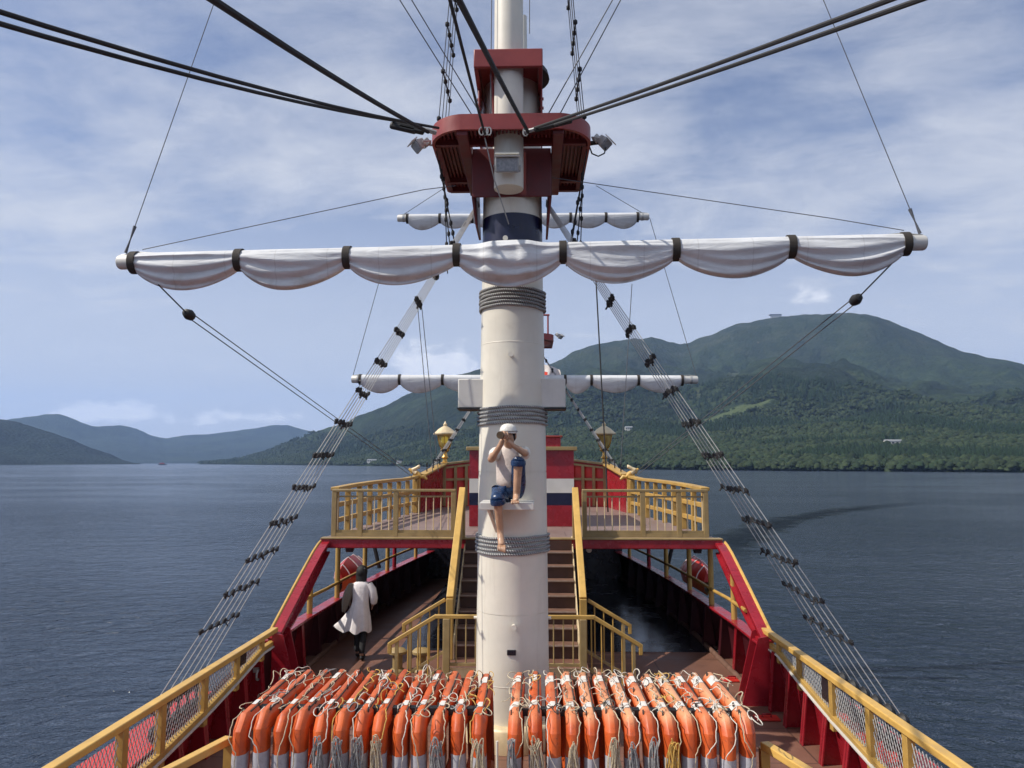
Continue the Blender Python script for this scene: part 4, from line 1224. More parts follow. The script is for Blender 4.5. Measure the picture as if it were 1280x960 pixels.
def fighting_top(cx, cy, z, name_label, near=True, sc=1.0):
    t = thing('fighting_top', name_label, 'platform', (cx, cy, z))
    hw, y0, y1, cr = 1.03 * sc, cy - 1.05 * sc, cy + 1.05 * sc, 0.42 * sc
    out = []
    for k in range(17):
        a = PI + PI / 2 * k / 16; out.append((-hw + cr + cr * math.cos(a), y0 + cr + cr * math.sin(a)))
    for k in range(17):
        a = 1.5 * PI + PI / 2 * k / 16; out.append((hw - cr + cr * math.cos(a), y0 + cr + cr * math.sin(a)))
    out += [(hw * 0.99, y1 - 0.05), (hw * 0.97, y1), (-hw * 0.97, y1), (-hw * 0.99, y1 - 0.05)]
    # bow the front edge a little
    out = [(x, y - 0.10 * sc * (1 - (x / hw) ** 2) if y < cy else y) for x, y in out]
    mb = MB()
    inner = [(x * 0.965, cy + (y - cy) * 0.965) for x, y in out]
    mb.grid([[(cx + x, y, z) for x, y in out], [(cx + x, y, z + 0.20 * sc) for x, y in out], [(cx + x, y, z + 0.20 * sc) for x, y in inner], [(cx + x, y, z) for x, y in inner], [(cx + x, y, z) for x, y in out]], close=True, smooth=False)
    mb.build('rim', M['red_top'], t)
    if not near:
        MB().prism([(cx + x * .96, cy + (y - cy) * .96, z + 0.03) for x, y in out], (0, 0, 0.05)).build('floor', M['red_under_shade'], t)
        return t

    def inside_y(x):
        ys_ = [0, 0]
        # front limit for a slat at x
        ax_ = abs(x)
        f = y0 if ax_ < hw - cr else y0 + cr - math.sqrt(max(0, cr * cr - (ax_ - hw + cr) ** 2))
        return f - 0.10 * sc * (1 - (x / hw) ** 2) + 0.06, y1 - 0.03
    # longitudinal slats left and right of the mast, cross strips in front
    for sgn in (-1, 1):
        mb = MB(); x = 0.70
        while x < 0.99:
            f, b = inside_y(sgn * x)
            mb.span((cx + sgn * x - 0.012, max(f, cy - 0.62), z + 0.05), (cx + sgn * x + 0.012, b, z + 0.10))
            x += 0.052
        mb.build('grating', M['red_under_shade'], t)
        mb = MB(); x = 0.70
        while x < 0.97:
            f, b = inside_y(sgn * x)
            if cy - 0.72 > f: mb.span((cx + sgn * x - 0.012, f, z + 0.05), (cx + sgn * x + 0.012, cy - 0.70, z + 0.10))
            x += 0.052
        mb.build('grating', M['red_under_shade'], t)
    mb = MB(); x = -0.50
    while x < 0.51:
        f, b = inside_y(x)
        mb.span((cx + x - 0.012, f, z + 0.05), (cx + x + 0.012, cy - 0.74, z + 0.10))
        x += 0.05
    mb.build('grating', M['red_under_shade'], t)
    MB().prism([(cx + x * .955, cy + (y - cy) * .955, z + 0.105) for x, y in out if y < cy - 0.42 * sc], (0, 0, 0.02)).build('floor', M['red_under_shade'], t)
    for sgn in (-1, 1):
        MB().span((cx + sgn * 0.53, cy - 0.74, z + 0.106), (cx + sgn * 0.98, y1 - 0.02, z + 0.126)).build('floor', M['red_under_shade'], t)
        MB().span((cx + sgn * 0.60 - 0.07, inside_y(0.6)[0] - 0.02, z - 0.06), (cx + sgn * 0.60 + 0.07, y1, z + 0.12)).build('trestle_beam', M['red_under_shade'], t, bevel=0.01)
        MB().span((cx + sgn * hw * .93 - 0.03, cy - 0.6, z - 0.01), (cx + sgn * hw * .93 + 0.03, y1 - .02, z + 0.11)).build('side_beam', M['red_under_shade'], t)
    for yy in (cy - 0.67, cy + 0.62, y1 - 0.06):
        MB().span((cx - hw * .94, yy - 0.035, z - 0.02), (cx + hw * .94, yy + 0.035, z + 0.115)).build('cross_beam', M['red_under_shade'], t)
    MB().span((cx - 0.52, cy + 0.42, z + 0.03), (cx + 0.52, cy + 0.98, z + 0.10)).build('floor', M['red_under_shade'], t)
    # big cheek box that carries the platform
    MB().span((cx - 0.52, cy - 0.44, z - 0.62), (cx + 0.52, cy - 0.41, z + 0.045)).build('front_cheek', M['red_under_shade'], t, bevel=0.01)
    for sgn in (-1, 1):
        MB().prism([(cx + sgn * 0.50, cy - 0.41, z - 0.02), (cx + sgn * 0.50, cy + 0.6, z - 0.02), (cx + sgn * 0.46, cy + 0.4, z - 0.95), (cx + sgn * 0.46, cy - 0.25, z - 0.95), (cx + sgn * 0.50, cy - 0.41, z - 0.62)], (sgn * 0.03, 0, 0)).build('side_cheek', M['red_under_shade'], t)
    return t


fighting_top(0.0, 9.93, 7.60, 'red round fronted platform with slatted floor around the near mast head')


def floodlight(p, aim, label, big=False):
    p = Vector(p); t = thing('floodlight', label, 'floodlight', p, 'grey floodlights on the near platform')
    d = Vector(aim).normalized(); up = Vector((0, 0, 1)); s_ = d.cross(up).normalized(); u_ = s_.cross(d)
    rot = Matrix((s_, d, u_)).transposed()
    mb = MB()
    sw, sh, sd = (0.30, 0.19, 0.14) if big else (0.22, 0.15, 0.12)
    f = [Vector((x * sw / 2, sd / 2, z * sh / 2)) for x, z in ((-1, -1), (1, -1), (1, 1), (-1, 1))]
    b = [Vector((x * sw * .33, -sd / 2, z * sh * .33)) for x, z in ((-1, -1), (1, -1), (1, 1), (-1, 1))]
    vs = [p + rot @ q for q in f + b]
    mb._add(vs, [(0, 1, 2, 3), (7, 6, 5, 4), (0, 4, 5, 1), (1, 5, 6, 2), (2, 6, 7, 3), (3, 7, 4, 0)])
    mb.build('housing', M['steel'], t, bevel=0.012)
    MB().box(p + d * (sd / 2 + 0.006), (sw * 0.86, 0.012, sh * 0.8), rot).build('lens', M['lampglass'], t)
    MB().box(p + d * (sd / 2) + u_ * (sh / 2 + 0.01), (sw * 1.02, 0.09, 0.014), rot).build('visor', M['white_band'], t)
    MB().box(p - d * 0.10 - u_ * 0.03, (0.06, 0.10, 0.10), rot).build('gear_box', M['steel'], t, bevel=0.01)
    MB().tube([p - s_ * (sw / 2 + 0.01), p - s_ * (sw / 2 + 0.01) - d * 0.1 - u_ * 0.06, p + s_ * (sw / 2 + 0.01) - d * 0.1 - u_ * 0.06, p + s_ * (sw / 2 + 0.01)], 0.012, 6).build('bracket', M['steel'], t)
    return t


fl = floodlight((-1.22, 9.45, 7.69), (-0.7, -0.35, -0.75), 'grey floodlight on the left edge of the near platform')
MB().tube([(-1.15, 9.5, 7.72), (-1.03, 9.5, 7.70)], 0.016, 6).build('arm', M['steel'], fl)
fl = floodlight((1.21, 9.45, 7.70), (0.6, -0.3, -0.8), 'grey floodlight with looped cable on the right edge of the near platform')
MB().tube([(1.17, 9.5, 7.72), (1.02, 9.5, 7.70)], 0.03, 6).build('arm', M['black'], fl)
MB().tube([(1.03, 9.5, 7.66), (1.06, 9.45, 7.54), (1.14, 9.42, 7.49), (1.22, 9.42, 7.53), (1.24, 9.44, 7.62)], 0.010, 6).build('cable', M['black'], fl)
fl = floodlight((-0.04, 8.96, 7.19), (0, -0.8, -0.25), 'boxy grey floodlight with white hood fixed to the foot of the topmast', True)
MB().span((-0.19, 8.88, 7.305), (0.11, 9.06, 7.33)).build('hood', M['white'], fl)

# ------------------------------------------------------------------ yards with furled sails
GASK = None


def yard(pl, pr, gask, label_y, label_s, sag=0.27, r=0.105, seg=26, dep=0.0, detail=True, rise=0.0):
    """pl, pr: ends of the spar.  gask: positions (0..1) of the straps"""
    pl = Vector(pl); pr = Vector(pr); d = (pr - pl); L = d.length; d.normalize()
    mid = (pl + pr) / 2
    t = thing('yard', label_y, 'yard', mid)
    MB().tube([pl, pl + d * 0.02, pr - d * 0.02, pr], [r * 0.9, r, r, r * 0.9], 20).build('spar', M['white_band'], t)
    for pnt, sg in ((pl, 1), (pr, -1)):
        MB().tube([pnt + d * sg * 0.17, pnt + d * sg * 0.24], r * 1.08, 16).build('end_band', M['steel'], t)
        MB().tube([pnt + d * sg * 0.02 + Vector((0, 0, r)), pnt + d * sg * 0.25 + Vector((0, 0, r + 0.03)), pnt + d * sg * 0.5 + Vector((0, 0, r + 0.01))], 0.012, 6).build('fitting', M['wire'], t)
    # sail
    up = Vector((0, 0, 1)); fw = Vector((d.y, -d.x, 0)).normalized()      # towards the viewer
    if fw.y > 0: fw = -fw
    rng = random.Random(int(L * 100))
    s0 = thing('furled_sail', label_s, 'sail', mid)
    rows = []; NS = 56
    for b in range(len(gask) - 1):
        g0, g1 = gask[b], gask[b + 1]
        bay_sag = sag * rng.uniform(0.9, 1.12); skew = rng.uniform(-0.12, 0.12)
        if detail and b == (len(gask) - 1) // 2: bay_sag = sag * 1.12; skew = 0
        centre = detail and b == (len(gask) - 1) // 2
        fph = [rng.uniform(0, 6.28) for _ in range(8)]
        fr_ = [rng.uniform(4.0, 7.5), rng.uniform(8, 13)]
        last = b == len(gask) - 2
        for i in range(seg + (1 if last else 0)):
            q = i / seg; w_ = q + skew * math.sin(PI * q) * 0.6
            belly = max(0.0, math.sin(PI * min(1, max(0, w_)))) ** 0.72
            pos = pl + d * (L * (g0 + (g1 - g0) * q))
            row = []
            for k in range(NS):
                a = 2 * PI * k / NS       # 0 = top, going to the viewer's side, PI = bottom
                ct, sn = math.cos(a), math.sin(a)
                rb = r + 0.022
                zz = rb * ct; yy = rb * sn
                low = max(0.0, -ct + 0.25) / 1.25
                zz -= bay_sag * belly * low ** 1.15 * (1.0 if sn > 0 else 0.97)
                yy = yy * (1 + 0.28 * belly * math.sin(min(PI, a if a < PI else 2 * PI - a)) ** 2 - 0.30 * belly * low) if sn > 0 else yy * (1 - 0.35 * belly * low)
                if sn > -0.3 and detail:
                    # folds hang in U shapes from strap to strap: fixed lines round the girth, deeper low down
                    lowf = min(1.0, max(0.0, (0.75 - ct) / 1.3))
                    fold = 0.0
                    for f_ in range(4):
                        ac_ = 0.9 + 0.55 * f_ + 0.22 * math.sin(fph[f_]) + 0.28 * (q - 0.5) * math.sin(fph[f_ + 4])
                        dlt = (a - ac_) / (0.075 + 0.025 * f_)
                        fold += (0.052 - 0.007 * f_) * math.exp(-dlt * dlt) * (0.35 + 0.65 * math.sin(PI * min(1, max(0, q + 0.25 * math.sin(fph[(f_ * 3) % 8])))))
                        fold -= 0.034 * math.exp(-((a - ac_ - 0.24) / 0.13) ** 2)
                    rad = math.sin(9 * a + fph[3]) * 0.012 * abs(2 * q - 1) ** 3
                    yy += (fold * lowf + rad) * (0.25 + 0.75 * math.sin(PI * q) ** 0.5)
                    yy += 0.016 * belly * noise.noise(Vector((pos.x * 1.4, a * 1.3, fph[4])))
                    zz += 0.010 * belly * noise.noise(Vector((pos.x * 2.0, a * 1.0, fph[5]))) * (1 if ct < 0.5 else 0.1)
                    if centre:
                        c_ = math.exp(-((q - 0.5) / 0.26) ** 4)
                        if ct > -0.75: yy += 0.05 * c_ * max(0, sn) ** 0.5
                        zz += 0.035 * c_ * max(0, ct)
                        if abs(q - 0.64) < 0.06 or abs(q - 0.3) < 0.05: yy += 0.03 * max(0, sn)
                row.append(pos + up * zz + fw * yy)
            rows.append(row)
    mb = MB(); mb.grid(rows, close=True)
    mb.cap(rows[0]); mb.cap(rows[-1][::-1])
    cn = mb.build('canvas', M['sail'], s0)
    if detail:
        sb = cn.modifiers.new('smooth', 'SUBSURF'); sb.levels = 1; sb.render_levels = 1
    for g in gask:
        pos = pl + d * (L * g); hw_ = 0.045 if detail else 0.04
        rr = r + 0.042
        pts = []
        rws = []
        for off, rad in ((-hw_, rr), (hw_, rr)):
            rws.append([pos + d * off + up * (rad * math.cos(a) - (0.02 if math.cos(a) < 0 else 0)) + fw * rad * math.sin(a) for a in [2 * PI * k / 20 for k in range(20)]])
        mm = MB(); mm.grid(rws, close=True)
        rw2 = [[p_ - (p_ - (pos + d * ((p_ - pos).dot(d)))) * 0.12 for p_ in rws[j]] for j in (0, 1)]
        mm.grid([rws[0], rw2[0]], close=True); mm.grid([rws[1], rw2[1]], close=True)
        mm.build('strap', M['strap'], s0)
    return pl, pr


def gfrac(us, ul=149, ur=1156, wl=9.24, wr=8.60): return [(u - ul) * wl / ((u - ul) * wl + (ur - u) * wr) for u in us]


YL = at(149, 328, 9.06); YR = at(1156, 303.5, 8.80)
yard(YL, YR, gfrac((169, 298, 432, 568, 700, 841, 986, 1130)), 'long pale yard crossing the near mast', 'white furled sail bound with eight dark straps on the long near yard', sag=0.285, r=0.092)

fm = thing('mast', 'far cream mast mostly hidden behind the near mast', 'mast', (0, 23.5, 2.1))
MB().lathe([(0.42, 2.1), (0.40, 5), (0.37, 8), (0.35, 9)], (0, 23.5, 0), 28).build('lower_tube', M['white'], fm)
MB().lathe([(0.17, 7.4), (0.17, 11), (0.14, 15), (0.11, 18)], (0, 22.95, 0), 20).build('topmast', M['white'], fm)
F1L, F1R = at(440, 474, 23.0), at(872, 475, 23.0)
yard(F1L, F1R, [0.025, 0.14, 0.265, 0.39, 0.62, 0.695, 0.83, 0.955], 'lower yard of the far mast', 'white furled sail on the lower yard of the far mast', sag=0.28, seg=14, detail=False, r=0.12)
F2L, F2R = at(497, 273, 23.0), at(811, 271, 23.0)
yard(F2L, F2R, [0.04, 0.17, 0.30, 0.44, 0.57, 0.69, 0.83, 0.955], 'upper yard of the far mast', 'white furled sail on the upper yard of the far mast', sag=0.24, seg=14, detail=False, r=0.11)
ft = fighting_top(0.0, 23.5, 7.25, 'small dark red platform on the far mast', near=False, sc=0.9)
MB().lathe([(0.60, 7.20), (0.86, 7.26)], (0, 23.5, 0), 24).build('skirt', M['red_top'], ft)
for x in (-0.75, 0.75):
    MB().tube([(x, 22.8, 7.4), (x, 22.8, 8.05)], 0.03, 6).build('post', M['red_top'], ft)
MB().tube([(-0.8, 22.8, 8.05), (0.8, 22.8, 8.05)], 0.03, 6).build('rail', M['red_top'], ft)
fl = floodlight((1.12, 23.0, 7.42), (0.6, -0.3, -0.7), 'grey floodlight on the right edge of the far platform')
del fl['group']
fg = thing('flag', 'white flag with a red disc hanging behind the near mast', 'flag', (0.6, 25.2, 5.6))
rows = []; rd = []
for i in range(15):
    row = []
    for j in range(21):
        x = -0.05 + 1.25 * j / 20; z = 6.95 - 1.15 * i / 14 - 0.30 * (j / 20) ** 1.5
        row.append((x + 0.03 * math.sin(i * 0.7), 25.2 + 0.10 * math.sin(j * 0.75 + i * 0.15) * (j / 20 + 0.2), z))
    rows.append(row)
mb = MB(); mb.grid(rows); o = mb.build('cloth', [M['dress'], M['brownflag']], fg)
for poly in o.data.polygons:
    c = poly.center
    if math.hypot(c.x + 0.6 - 0.52, (c.z + 5.6 - 6.28)) < 0.34: poly.material_index = 1
sm_ = o.modifiers.new('s', 'SUBSURF'); sm_.render_levels = 1
MB().tube([(-0.07, 25.2, 3.3), (-0.07, 25.2, 7.3)], 0.03, 8).build('staff', M['white'], fg)

# ------------------------------------------------------------------ shrouds
def shrouds(s, ys, xb, zb, top, n, levels, label, rr=0.0056, far=False, group='shrouds with ratlines'):
    t = thing('shrouds', label, 'shrouds', (s * xb, ys[0], zb), group)
    bots = [Vector((s * xb, y, zb)) for y in ys]
    tops = [Vector((s * top[0], top[1] + (y - ys[len(ys) // 2]) * 0.16, top[2])) for y in ys]
    for b, tp_ in zip(bots, tops):
        MB().tube([b, tp_], rr, 5).build('rope', M['rope_white'], t)
        if not far:
            ax_ = Matrix.Rotation(PI / 2, 3, 'Y')
            MB().lathe([(0.0, -0.05), (0.08, -0.045), (0.105, 0), (0.08, 0.045), (0.0, 0.05)], b + Vector((0, 0, -0.06)), 14, axis=ax_).build('deadeye', M['black'], t)
            MB().lathe([(0.0, -0.05), (0.08, -0.045), (0.105, 0), (0.08, 0.045), (0.0, 0.05)], b + Vector((0, 0, -0.36)), 14, axis=ax_).build('deadeye', M['black'], t)
            MB().tube([b + Vector((0, 0.03, -0.06)), b + Vector((0, 0.03, -0.36))], 0.02, 5).build('lanyard', M['blackrope'], t)
    for lv in levels:
        pts = [b.lerp(tp_, lv + random.uniform(-.003, .003)) for b, tp_ in zip(bots, tops)]
        mb = MB(); fine = []
        for a in range(len(pts) - 1):
            for q in (0, 0.25, 0.5, 0.75):
                p_ = pts[a].lerp(pts[a + 1], q)
                fine.append(p_ + Vector((0, 0, -0.035 * math.sin(PI * q) * random.uniform(0.3, 1.4))))
        fine.append(pts[-1])
        ext = (pts[-1] - pts[0]).normalized() * 0.06
        fine = [fine[0] - ext + Vector((0, 0, .01))] + fine + [fine[-1] + ext + Vector((0, 0, .02))]
        mb.tube(fine, 0.009 if not far else 0.014, 5)
        for p_ in pts:
            dd_ = (tops[0] - bots[0]).normalized()
            ct_ = random.uniform(-0.02, 0.02)
            mb.tube([p_ - dd_ * 0.035, p_ + Vector((0, 0, ct_)), p_ + dd_ * 0.035], [0.016, 0.029, 0.016] if not far else [0.02, 0.034, 0.02], 6)
            if random.random() < 0.5:
                mb.tube([p_, p_ + Vector((random.uniform(-.05, .05), random.uniform(-.03, .03), -0.06))], 0.012, 4)
        mb.build('ratline', M['ratline'], t)
    return t


dys = [8.25, 8.56, 8.87, 9.17, 9.47, 9.78]
dyl = [8.55, 8.80, 9.05, 9.29, 9.53, 9.76]
lv = [0.115 + 0.0655 * k for k in range(13)]
shrouds(-1, dyl, 3.95, 0.84, (0.46, 9.95, 7.05), 6, lv, 'pale rope shrouds with black ratlines left of the near mast')
shrouds(1, dys, 4.14, 0.84, (0.46, 9.95, 7.05), 6, lv, 'pale rope shrouds with black ratlines right of the near mast')
fys = [22.6, 22.95, 23.3, 23.65]
flv = [0.06 + 0.075 * k for k in range(12)]
shrouds(-1, fys, 3.05, 3.0, (0.4, 23.6, 7.2), 4, flv, 'thin shrouds running up to the far mast on the left side', 0.010, True)
shrouds(1, fys, 3.05, 3.0, (0.4, 23.6, 7.2), 4, flv, 'thin shrouds running up to the far mast on the right side', 0.010, True)


# topmast shrouds above the near platform
for s, side in ((-1, 'left'), (1, 'right')):
    t = thing('topmast_shrouds', f'thin dark shrouds with short ratlines rising from the {side} edge of the near platform', 'shrouds', (s * 1.0, 9.8, 7.7), 'topmast shrouds of the near mast')
    bots = [Vector((s * 1.0, y, 7.62)) for y in (9.45, 9.75, 10.05, 10.35)]
    tops = [Vector((s * 0.14 - 0.03, 9.24 + 0.02 * k, 18.2)) for k in range(4)]
    for b, tp_ in zip(bots, tops):
        MB().tube([b, tp_], 0.0065, 5).build('rope', M['wire_dark'], t)
        MB().tube([b, b.lerp(tp_, 0.02)], 0.03, 6).build('turnbuckle', M['black'], t)
    for k in range(8):
        f = 0.04 + 0.062 * k
        pts = [b.lerp(tp_, f) for b, tp_ in zip(bots, tops)]
        mb = MB().tube(pts, 0.010, 5)
        for p_ in pts: mb.lathe([(0.0, -0.045), (0.03, -0.02), (0.03, 0.02), (0.0, 0.045)], p_, 7)
        mb.build('ratline', M['ratline'], t)
    # futtock shrouds from the platform edge in to the mast
    t = thing('futtock_shrouds', f'dark rods under the {side} edge of the near platform running in to the mast', 'rigging', (s * 1.0, 9.8, 7.6), 'futtock shrouds under the near platform')
    for k, b in enumerate(bots):
        e = Vector((s * (0.74 + 0.07 * k), 10.1 + 0.12 * k, 6.2 + 0.14 * ((k * 2) % 3)))
        mb = MB().tube([b, b.lerp(e, 0.5), e], 0.008, 5)
        for f in (0.22, 0.45, 0.7):
            mb.lathe([(0.0, -0.05), (0.024, -0.02), (0.024, 0.02), (0.0, 0.05)], b.lerp(e, f), 7)
        mb.build('rod', M['blackrope'], t)


# ------------------------------------------------------------------ stays, lifts and braces
def line(name, cat, label, pts, r, m, extra=None, sag=0.0, group=None):
    pts = [Vector(p) for p in pts]
    full = []
    for a, b in zip(pts[:-1], pts[1:]):
        n = 10 if sag else 1
        for i in range(n):
            q = i / n
            full.append(a.lerp(b, q) + Vector((0, 0, -sag * 4 * q * (1 - q))))
    full.append(pts[-1])
    mb = MB().tube(full, r, 7)
    if extra is None:
        o = mb.build(name, m)
        tag(o, label, cat, group)
        return o
    t = thing(name, label, cat, pts[0], group)
    mb.build('rope', m, t)
    return t


def beyond(a, b, k): return a + (b - a) * k


def stay(label, uv0, y0, uv1, y1, r, sag=0.10):
    a = at(*uv0, y0); b = at(*uv1, y1); c = beyond(a, b, 1.35)
    return line('stay', 'stay', label, [a, c], r, M['blackrope'], sag=sag, group='black stays above the deck')


stay('upper one of two black stays running out to the left from the platform', (548, 160), 8.85, (0, -4), 4.0, 0.017, 0.12)
stay('lower one of two black stays running out to the left from the platform', (500, 152), 8.85, (0, 14), 4.0, 0.017, 0.10)
stay('thickest black stay running up left from the block beside the platform', (535, 165), 8.8, (276, -2), 4.0, 0.024, 0.05)
stay('upper one of two black stays running out to the right from the platform', (668, 160), 8.75, (1104, -2), 4.0, 0.0165, 0.03)
stay('lower one of two black stays running out to the right from the platform', (690, 157), 8.75, (1141, -2), 4.0, 0.0165, 0.03)
stay('thick black stay rising steeply in front of the mast cap', (660, 165), 8.8, (573, -4), 4.2, 0.022, 0.02)
stay('thinner black stay rising steeply left of the mast cap', (606, 168), 8.8, (562, -4), 5.2, 0.015, 0.02)
t = thing('rope_block', 'long black tackle blocks at the left front corner of the platform', 'block', at(508, 158, 8.7))
for du, dv in ((0, 0), (6, 4), (-4, 3)):
    c = at(508 + du, 157 + dv, 8.7)
    MB().box(c, (0.34, 0.07, 0.09), Matrix.Rotation(R(14), 3, 'Y')).build('shell', M['black'], t, bevel=0.03)
MB().tube([at(520, 160, 8.8), at(535, 163, 8.85), at(545, 166, 8.9)], 0.03, 6).build('shackle', M['steel'], t)
t = thing('rope_block', 'black tackle block at the right front of the platform', 'block', at(690, 157, 8.7))
MB().bar(at(668, 162, 8.74), at(715, 150, 8.66), 0.06, 0.07).build('shell', M['black'], t, bevel=0.02)
MB().tube([at(655, 165, 8.8), at(668, 162, 8.74)], 0.025, 6).build('shackle', M['steel'], t)
t = thing('shackle', 'cluster of pale shackles on the front rim of the platform', 'shackle', at(606, 163, 8.8))
for du in (-3, 2, 6):
    c = at(605 + du, 164, 8.78)
    MB().tube([c + Vector((0.03 * math.cos(a), 0, 0.05 * math.sin(a))) for a in [2 * PI * k / 10 for k in range(10)]], 0.010, 5, closed=True).build('link', M['wire'], t)
c = at(657, 165, 8.78)
MB().tube([c + Vector((0.03 * math.cos(a), 0, 0.05 * math.sin(a))) for a in [2 * PI * k / 10 for k in range(10)]], 0.010, 5, closed=True).build('link', M['wire'], t)

# yard lifts
for u0, v0, u1, v1, y0, lab in ((157, 316, 270, -3, 9.05, 'thin lift wire rising from the left end of the near yard'), (1150, 292, 1028, -3, 8.8, 'thin lift wire rising from the right end of the near yard')):
    a = at(u0, v0, y0); b = at(u1, v1, y0 + 0.1); c = beyond(a, b, 1.5)
    t = thing('lift_wire', lab, 'wire', a, 'lift wires of the near yard')
    MB().tube([a, c], 0.0055, 5).build('wire', M['wire_dark'], t)
    MB().tube([a, beyond(a, b, 0.05), beyond(a, b, 0.10)], [0.02, 0.008, 0.022], 6).build('turnbuckle', M['wire_dark'], t)
line('guy_wire', 'wire', 'thin wire from the left part of the near yard up to the platform', [at(178, 312, 9.05), at(530, 237, 9.5), at(570, 232, 9.6)], 0.0055, M['wire_dark'])
line('guy_wire', 'wire', 'thin wire from the right part of the near yard up to the platform', [at(1130, 288, 8.8), at(1040, 273, 8.9), at(752, 231, 9.5), at(690, 222, 9.6)], 0.0055, M['wire_dark'])
line('guy_wire', 'wire', 'short pale cord hanging from the platform rim to the navy band', [at(606, 172, 8.85), at(618, 225, 9.0), at(636, 280, 9.42)], 0.008, M['wire'])
# upper yard lines rising left and right over the platform
for i, (u0, v0, u1, v1, lab) in enumerate(((597, 155, 496, -6, 'outer thin line rising left above the platform'), (604, 148, 511, -6, 'inner thin line rising left above the platform'),
                                           (681, 150, 769, -6, 'inner thin line rising right above the platform'), (697, 148, 779, -6, 'outer thin line rising right above the platform'))):
    a = at(u0, v0, 9.3); b = at(u1, v1, 9.0)
    line('halyard', 'rope', lab, [a, beyond(a, b, 1.5)], 0.0075, M['wire_dark'], group='thin lines above the near platform')
line('halyard', 'rope', 'thin upright line just right of the topmast', [at(662, 42, 9.7), at(662, -30, 9.7)], 0.006, M['wire_dark'], group='thin lines above the near platform')
line('halyard', 'rope', 'thin upright line just left of the topmast', [at(613, 150, 9.1), at(615, -30, 9.1)], 0.006, M['wire_dark'], group='thin lines above the near platform')

# braces with pulleys
for s, ua, ub, uc, lab in ((-1, (198, 356), (233, 391), ((424, 522), (418, 530), (520, 590)), 'left'), (1, (1126, 318), (1073, 372), ((868, 522), (880, 522), (800, 585)), 'right')):
    y0 = 9.0 if s < 0 else 8.75
    a = at(*ua, y0); b = at(*ub, 9.6)
    t = thing('brace', f'twin brace ropes with black pulley running aft from the {lab} yard end', 'brace', b, 'braces of the near yard')
    MB().tube([a, b], 0.009, 6).build('pendant', M['blackrope'], t)
    e = Vector((s * 3.05, 20.6, 3.1))
    dirb = (e - b).normalized()
    MB().lathe([(0.0, -0.10), (0.05, -0.08), (0.075, 0), (0.06, 0.07), (0.0, 0.11)], b + dirb * 0.06, 12, axis=dirb.to_track_quat('Z', 'Y').to_matrix()).build('pulley', M['black'], t)
    MB().tube([b + dirb * 0.12 + Vector((0, 0, 0.045)), e + Vector((0, 0, 0.10))], 0.008, 5).build('rope', M['wire_dark'], t)
    MB().tube([b + dirb * 0.12 - Vector((0, 0, 0.045)), e], 0.008, 5).build('rope', M['wire_dark'], t)
# far yard lifts and braces
for p_, q_, lab in ((F1L, at(480, 330, 23.0), 'thin lift wire above the left end of the far lower yard'), (F1R, at(812, 272, 23.0), 'thin lift wire above the right end of the far lower yard'),
                    (F2L, at(560, 232, 23), 'thin lift wire above the left end of the far upper yard'), (F2R, at(745, 232, 23), 'thin lift wire above the right end of the far upper yard')):
    line('lift_wire', 'wire', lab, [p_, q_], 0.010, M['wire_dark'], group='lift wires of the far yards')
line('halyard', 'rope', 'dark upright rope hanging right of the near mast', [at(745, 350, 14.5), at(757, 575, 14.5), at(760, 640, 14.35)], 0.014, M['blackrope'])
line('halyard', 'rope', 'pair of thin upright lines between the left shrouds and the mast', [at(521, 372, 15), at(541, 590, 15)], 0.008, M['wire_dark'])
line('halyard', 'rope', 'second thin upright line between the left shrouds and the mast', [at(526, 372, 15), at(548, 590, 15)], 0.008, M['wire_dark'])
line('halyard', 'rope', 'thin line right of the mast reaching down from the near yard sail', [at(790, 355, 15), at(776, 580, 15)], 0.008, M['wire_dark'])


# ------------------------------------------------------------------ life floats in their racks
ORD = ['first', 'second', 'third', 'fourth', 'fifth', 'sixth', 'seventh', 'eighth', 'ninth', 'tenth', 'eleventh', 'twelfth', 'thirteenth']


def float_body(y0, y1, z0, z1, tw=0.063, ty=0.20, cr=0.045, inset=0.0, section=None):
    """rectangular ring standing on edge in the YZ plane; octagonal bar section"""
    path = []
    hy = (y1 - y0) / 2 - ty / 2; hz_ = (z1 - z0) / 2 - ty / 2; cyy = (y0 + y1) / 2; czz = (z0 + z1) / 2
    for cxx, czx, a0 in ((hy - cr, hz_ - cr, 0), (-hy + cr, hz_ - cr, PI / 2), (-hy + cr, -hz_ + cr, PI), (hy - cr, -hz_ + cr, 1.5 * PI)):
        for k in range(2):
            a = a0 + PI / 2 * (0.06 + 0.88 * k)
            path.append((cyy + cxx + cr * math.cos(a), czz + czx + cr * math.sin(a), math.cos(a), math.sin(a)))
    rows = []
    for (y, z, ny, nz) in path:
        row = []
        for (x, o) in ((-tw, -0.06), (-tw, 0.052), (-tw * 0.36, 0.10), (tw * 0.36, 0.10), (tw, 0.052), (tw, -0.06), (tw * 0.6, -0.1), (-tw * 0.6, -0.1)):
            row.append((x * (1 + inset), y + ny * (o + math.copysign(inset * 0.06, o)), z + nz * (o + math.copysign(inset * 0.06, o))))
        rows.append(row)
    return rows


def ring_mesh(rows):
    mb = MB(); mb.grid(rows + [rows[0]], close=True, smooth=False); return mb


def bar_tape(mb, p, q, nvec, tw=0.0655):
    """a sleeve of tape round the bar between p and q (YZ points), nvec = outward direction"""
    rows = []
    for (y, z) in (p, q):
        rows.append([(x, y + nvec[0] * o, z + nvec[1] * o) for (x, o) in ((-tw, -0.03), (-tw, 0.0535), (-tw * 0.35, 0.1035), (tw * 0.35, 0.1035), (tw, 0.0535), (tw, -0.03))])
    mb.grid(rows, smooth=False)
    return mb


FY0, FY1, FZ0, FZ1 = 7.0, 8.66, 0.12, 1.20
fl_mesh = None
tape_mesh = white_mesh = None
all_floats = []


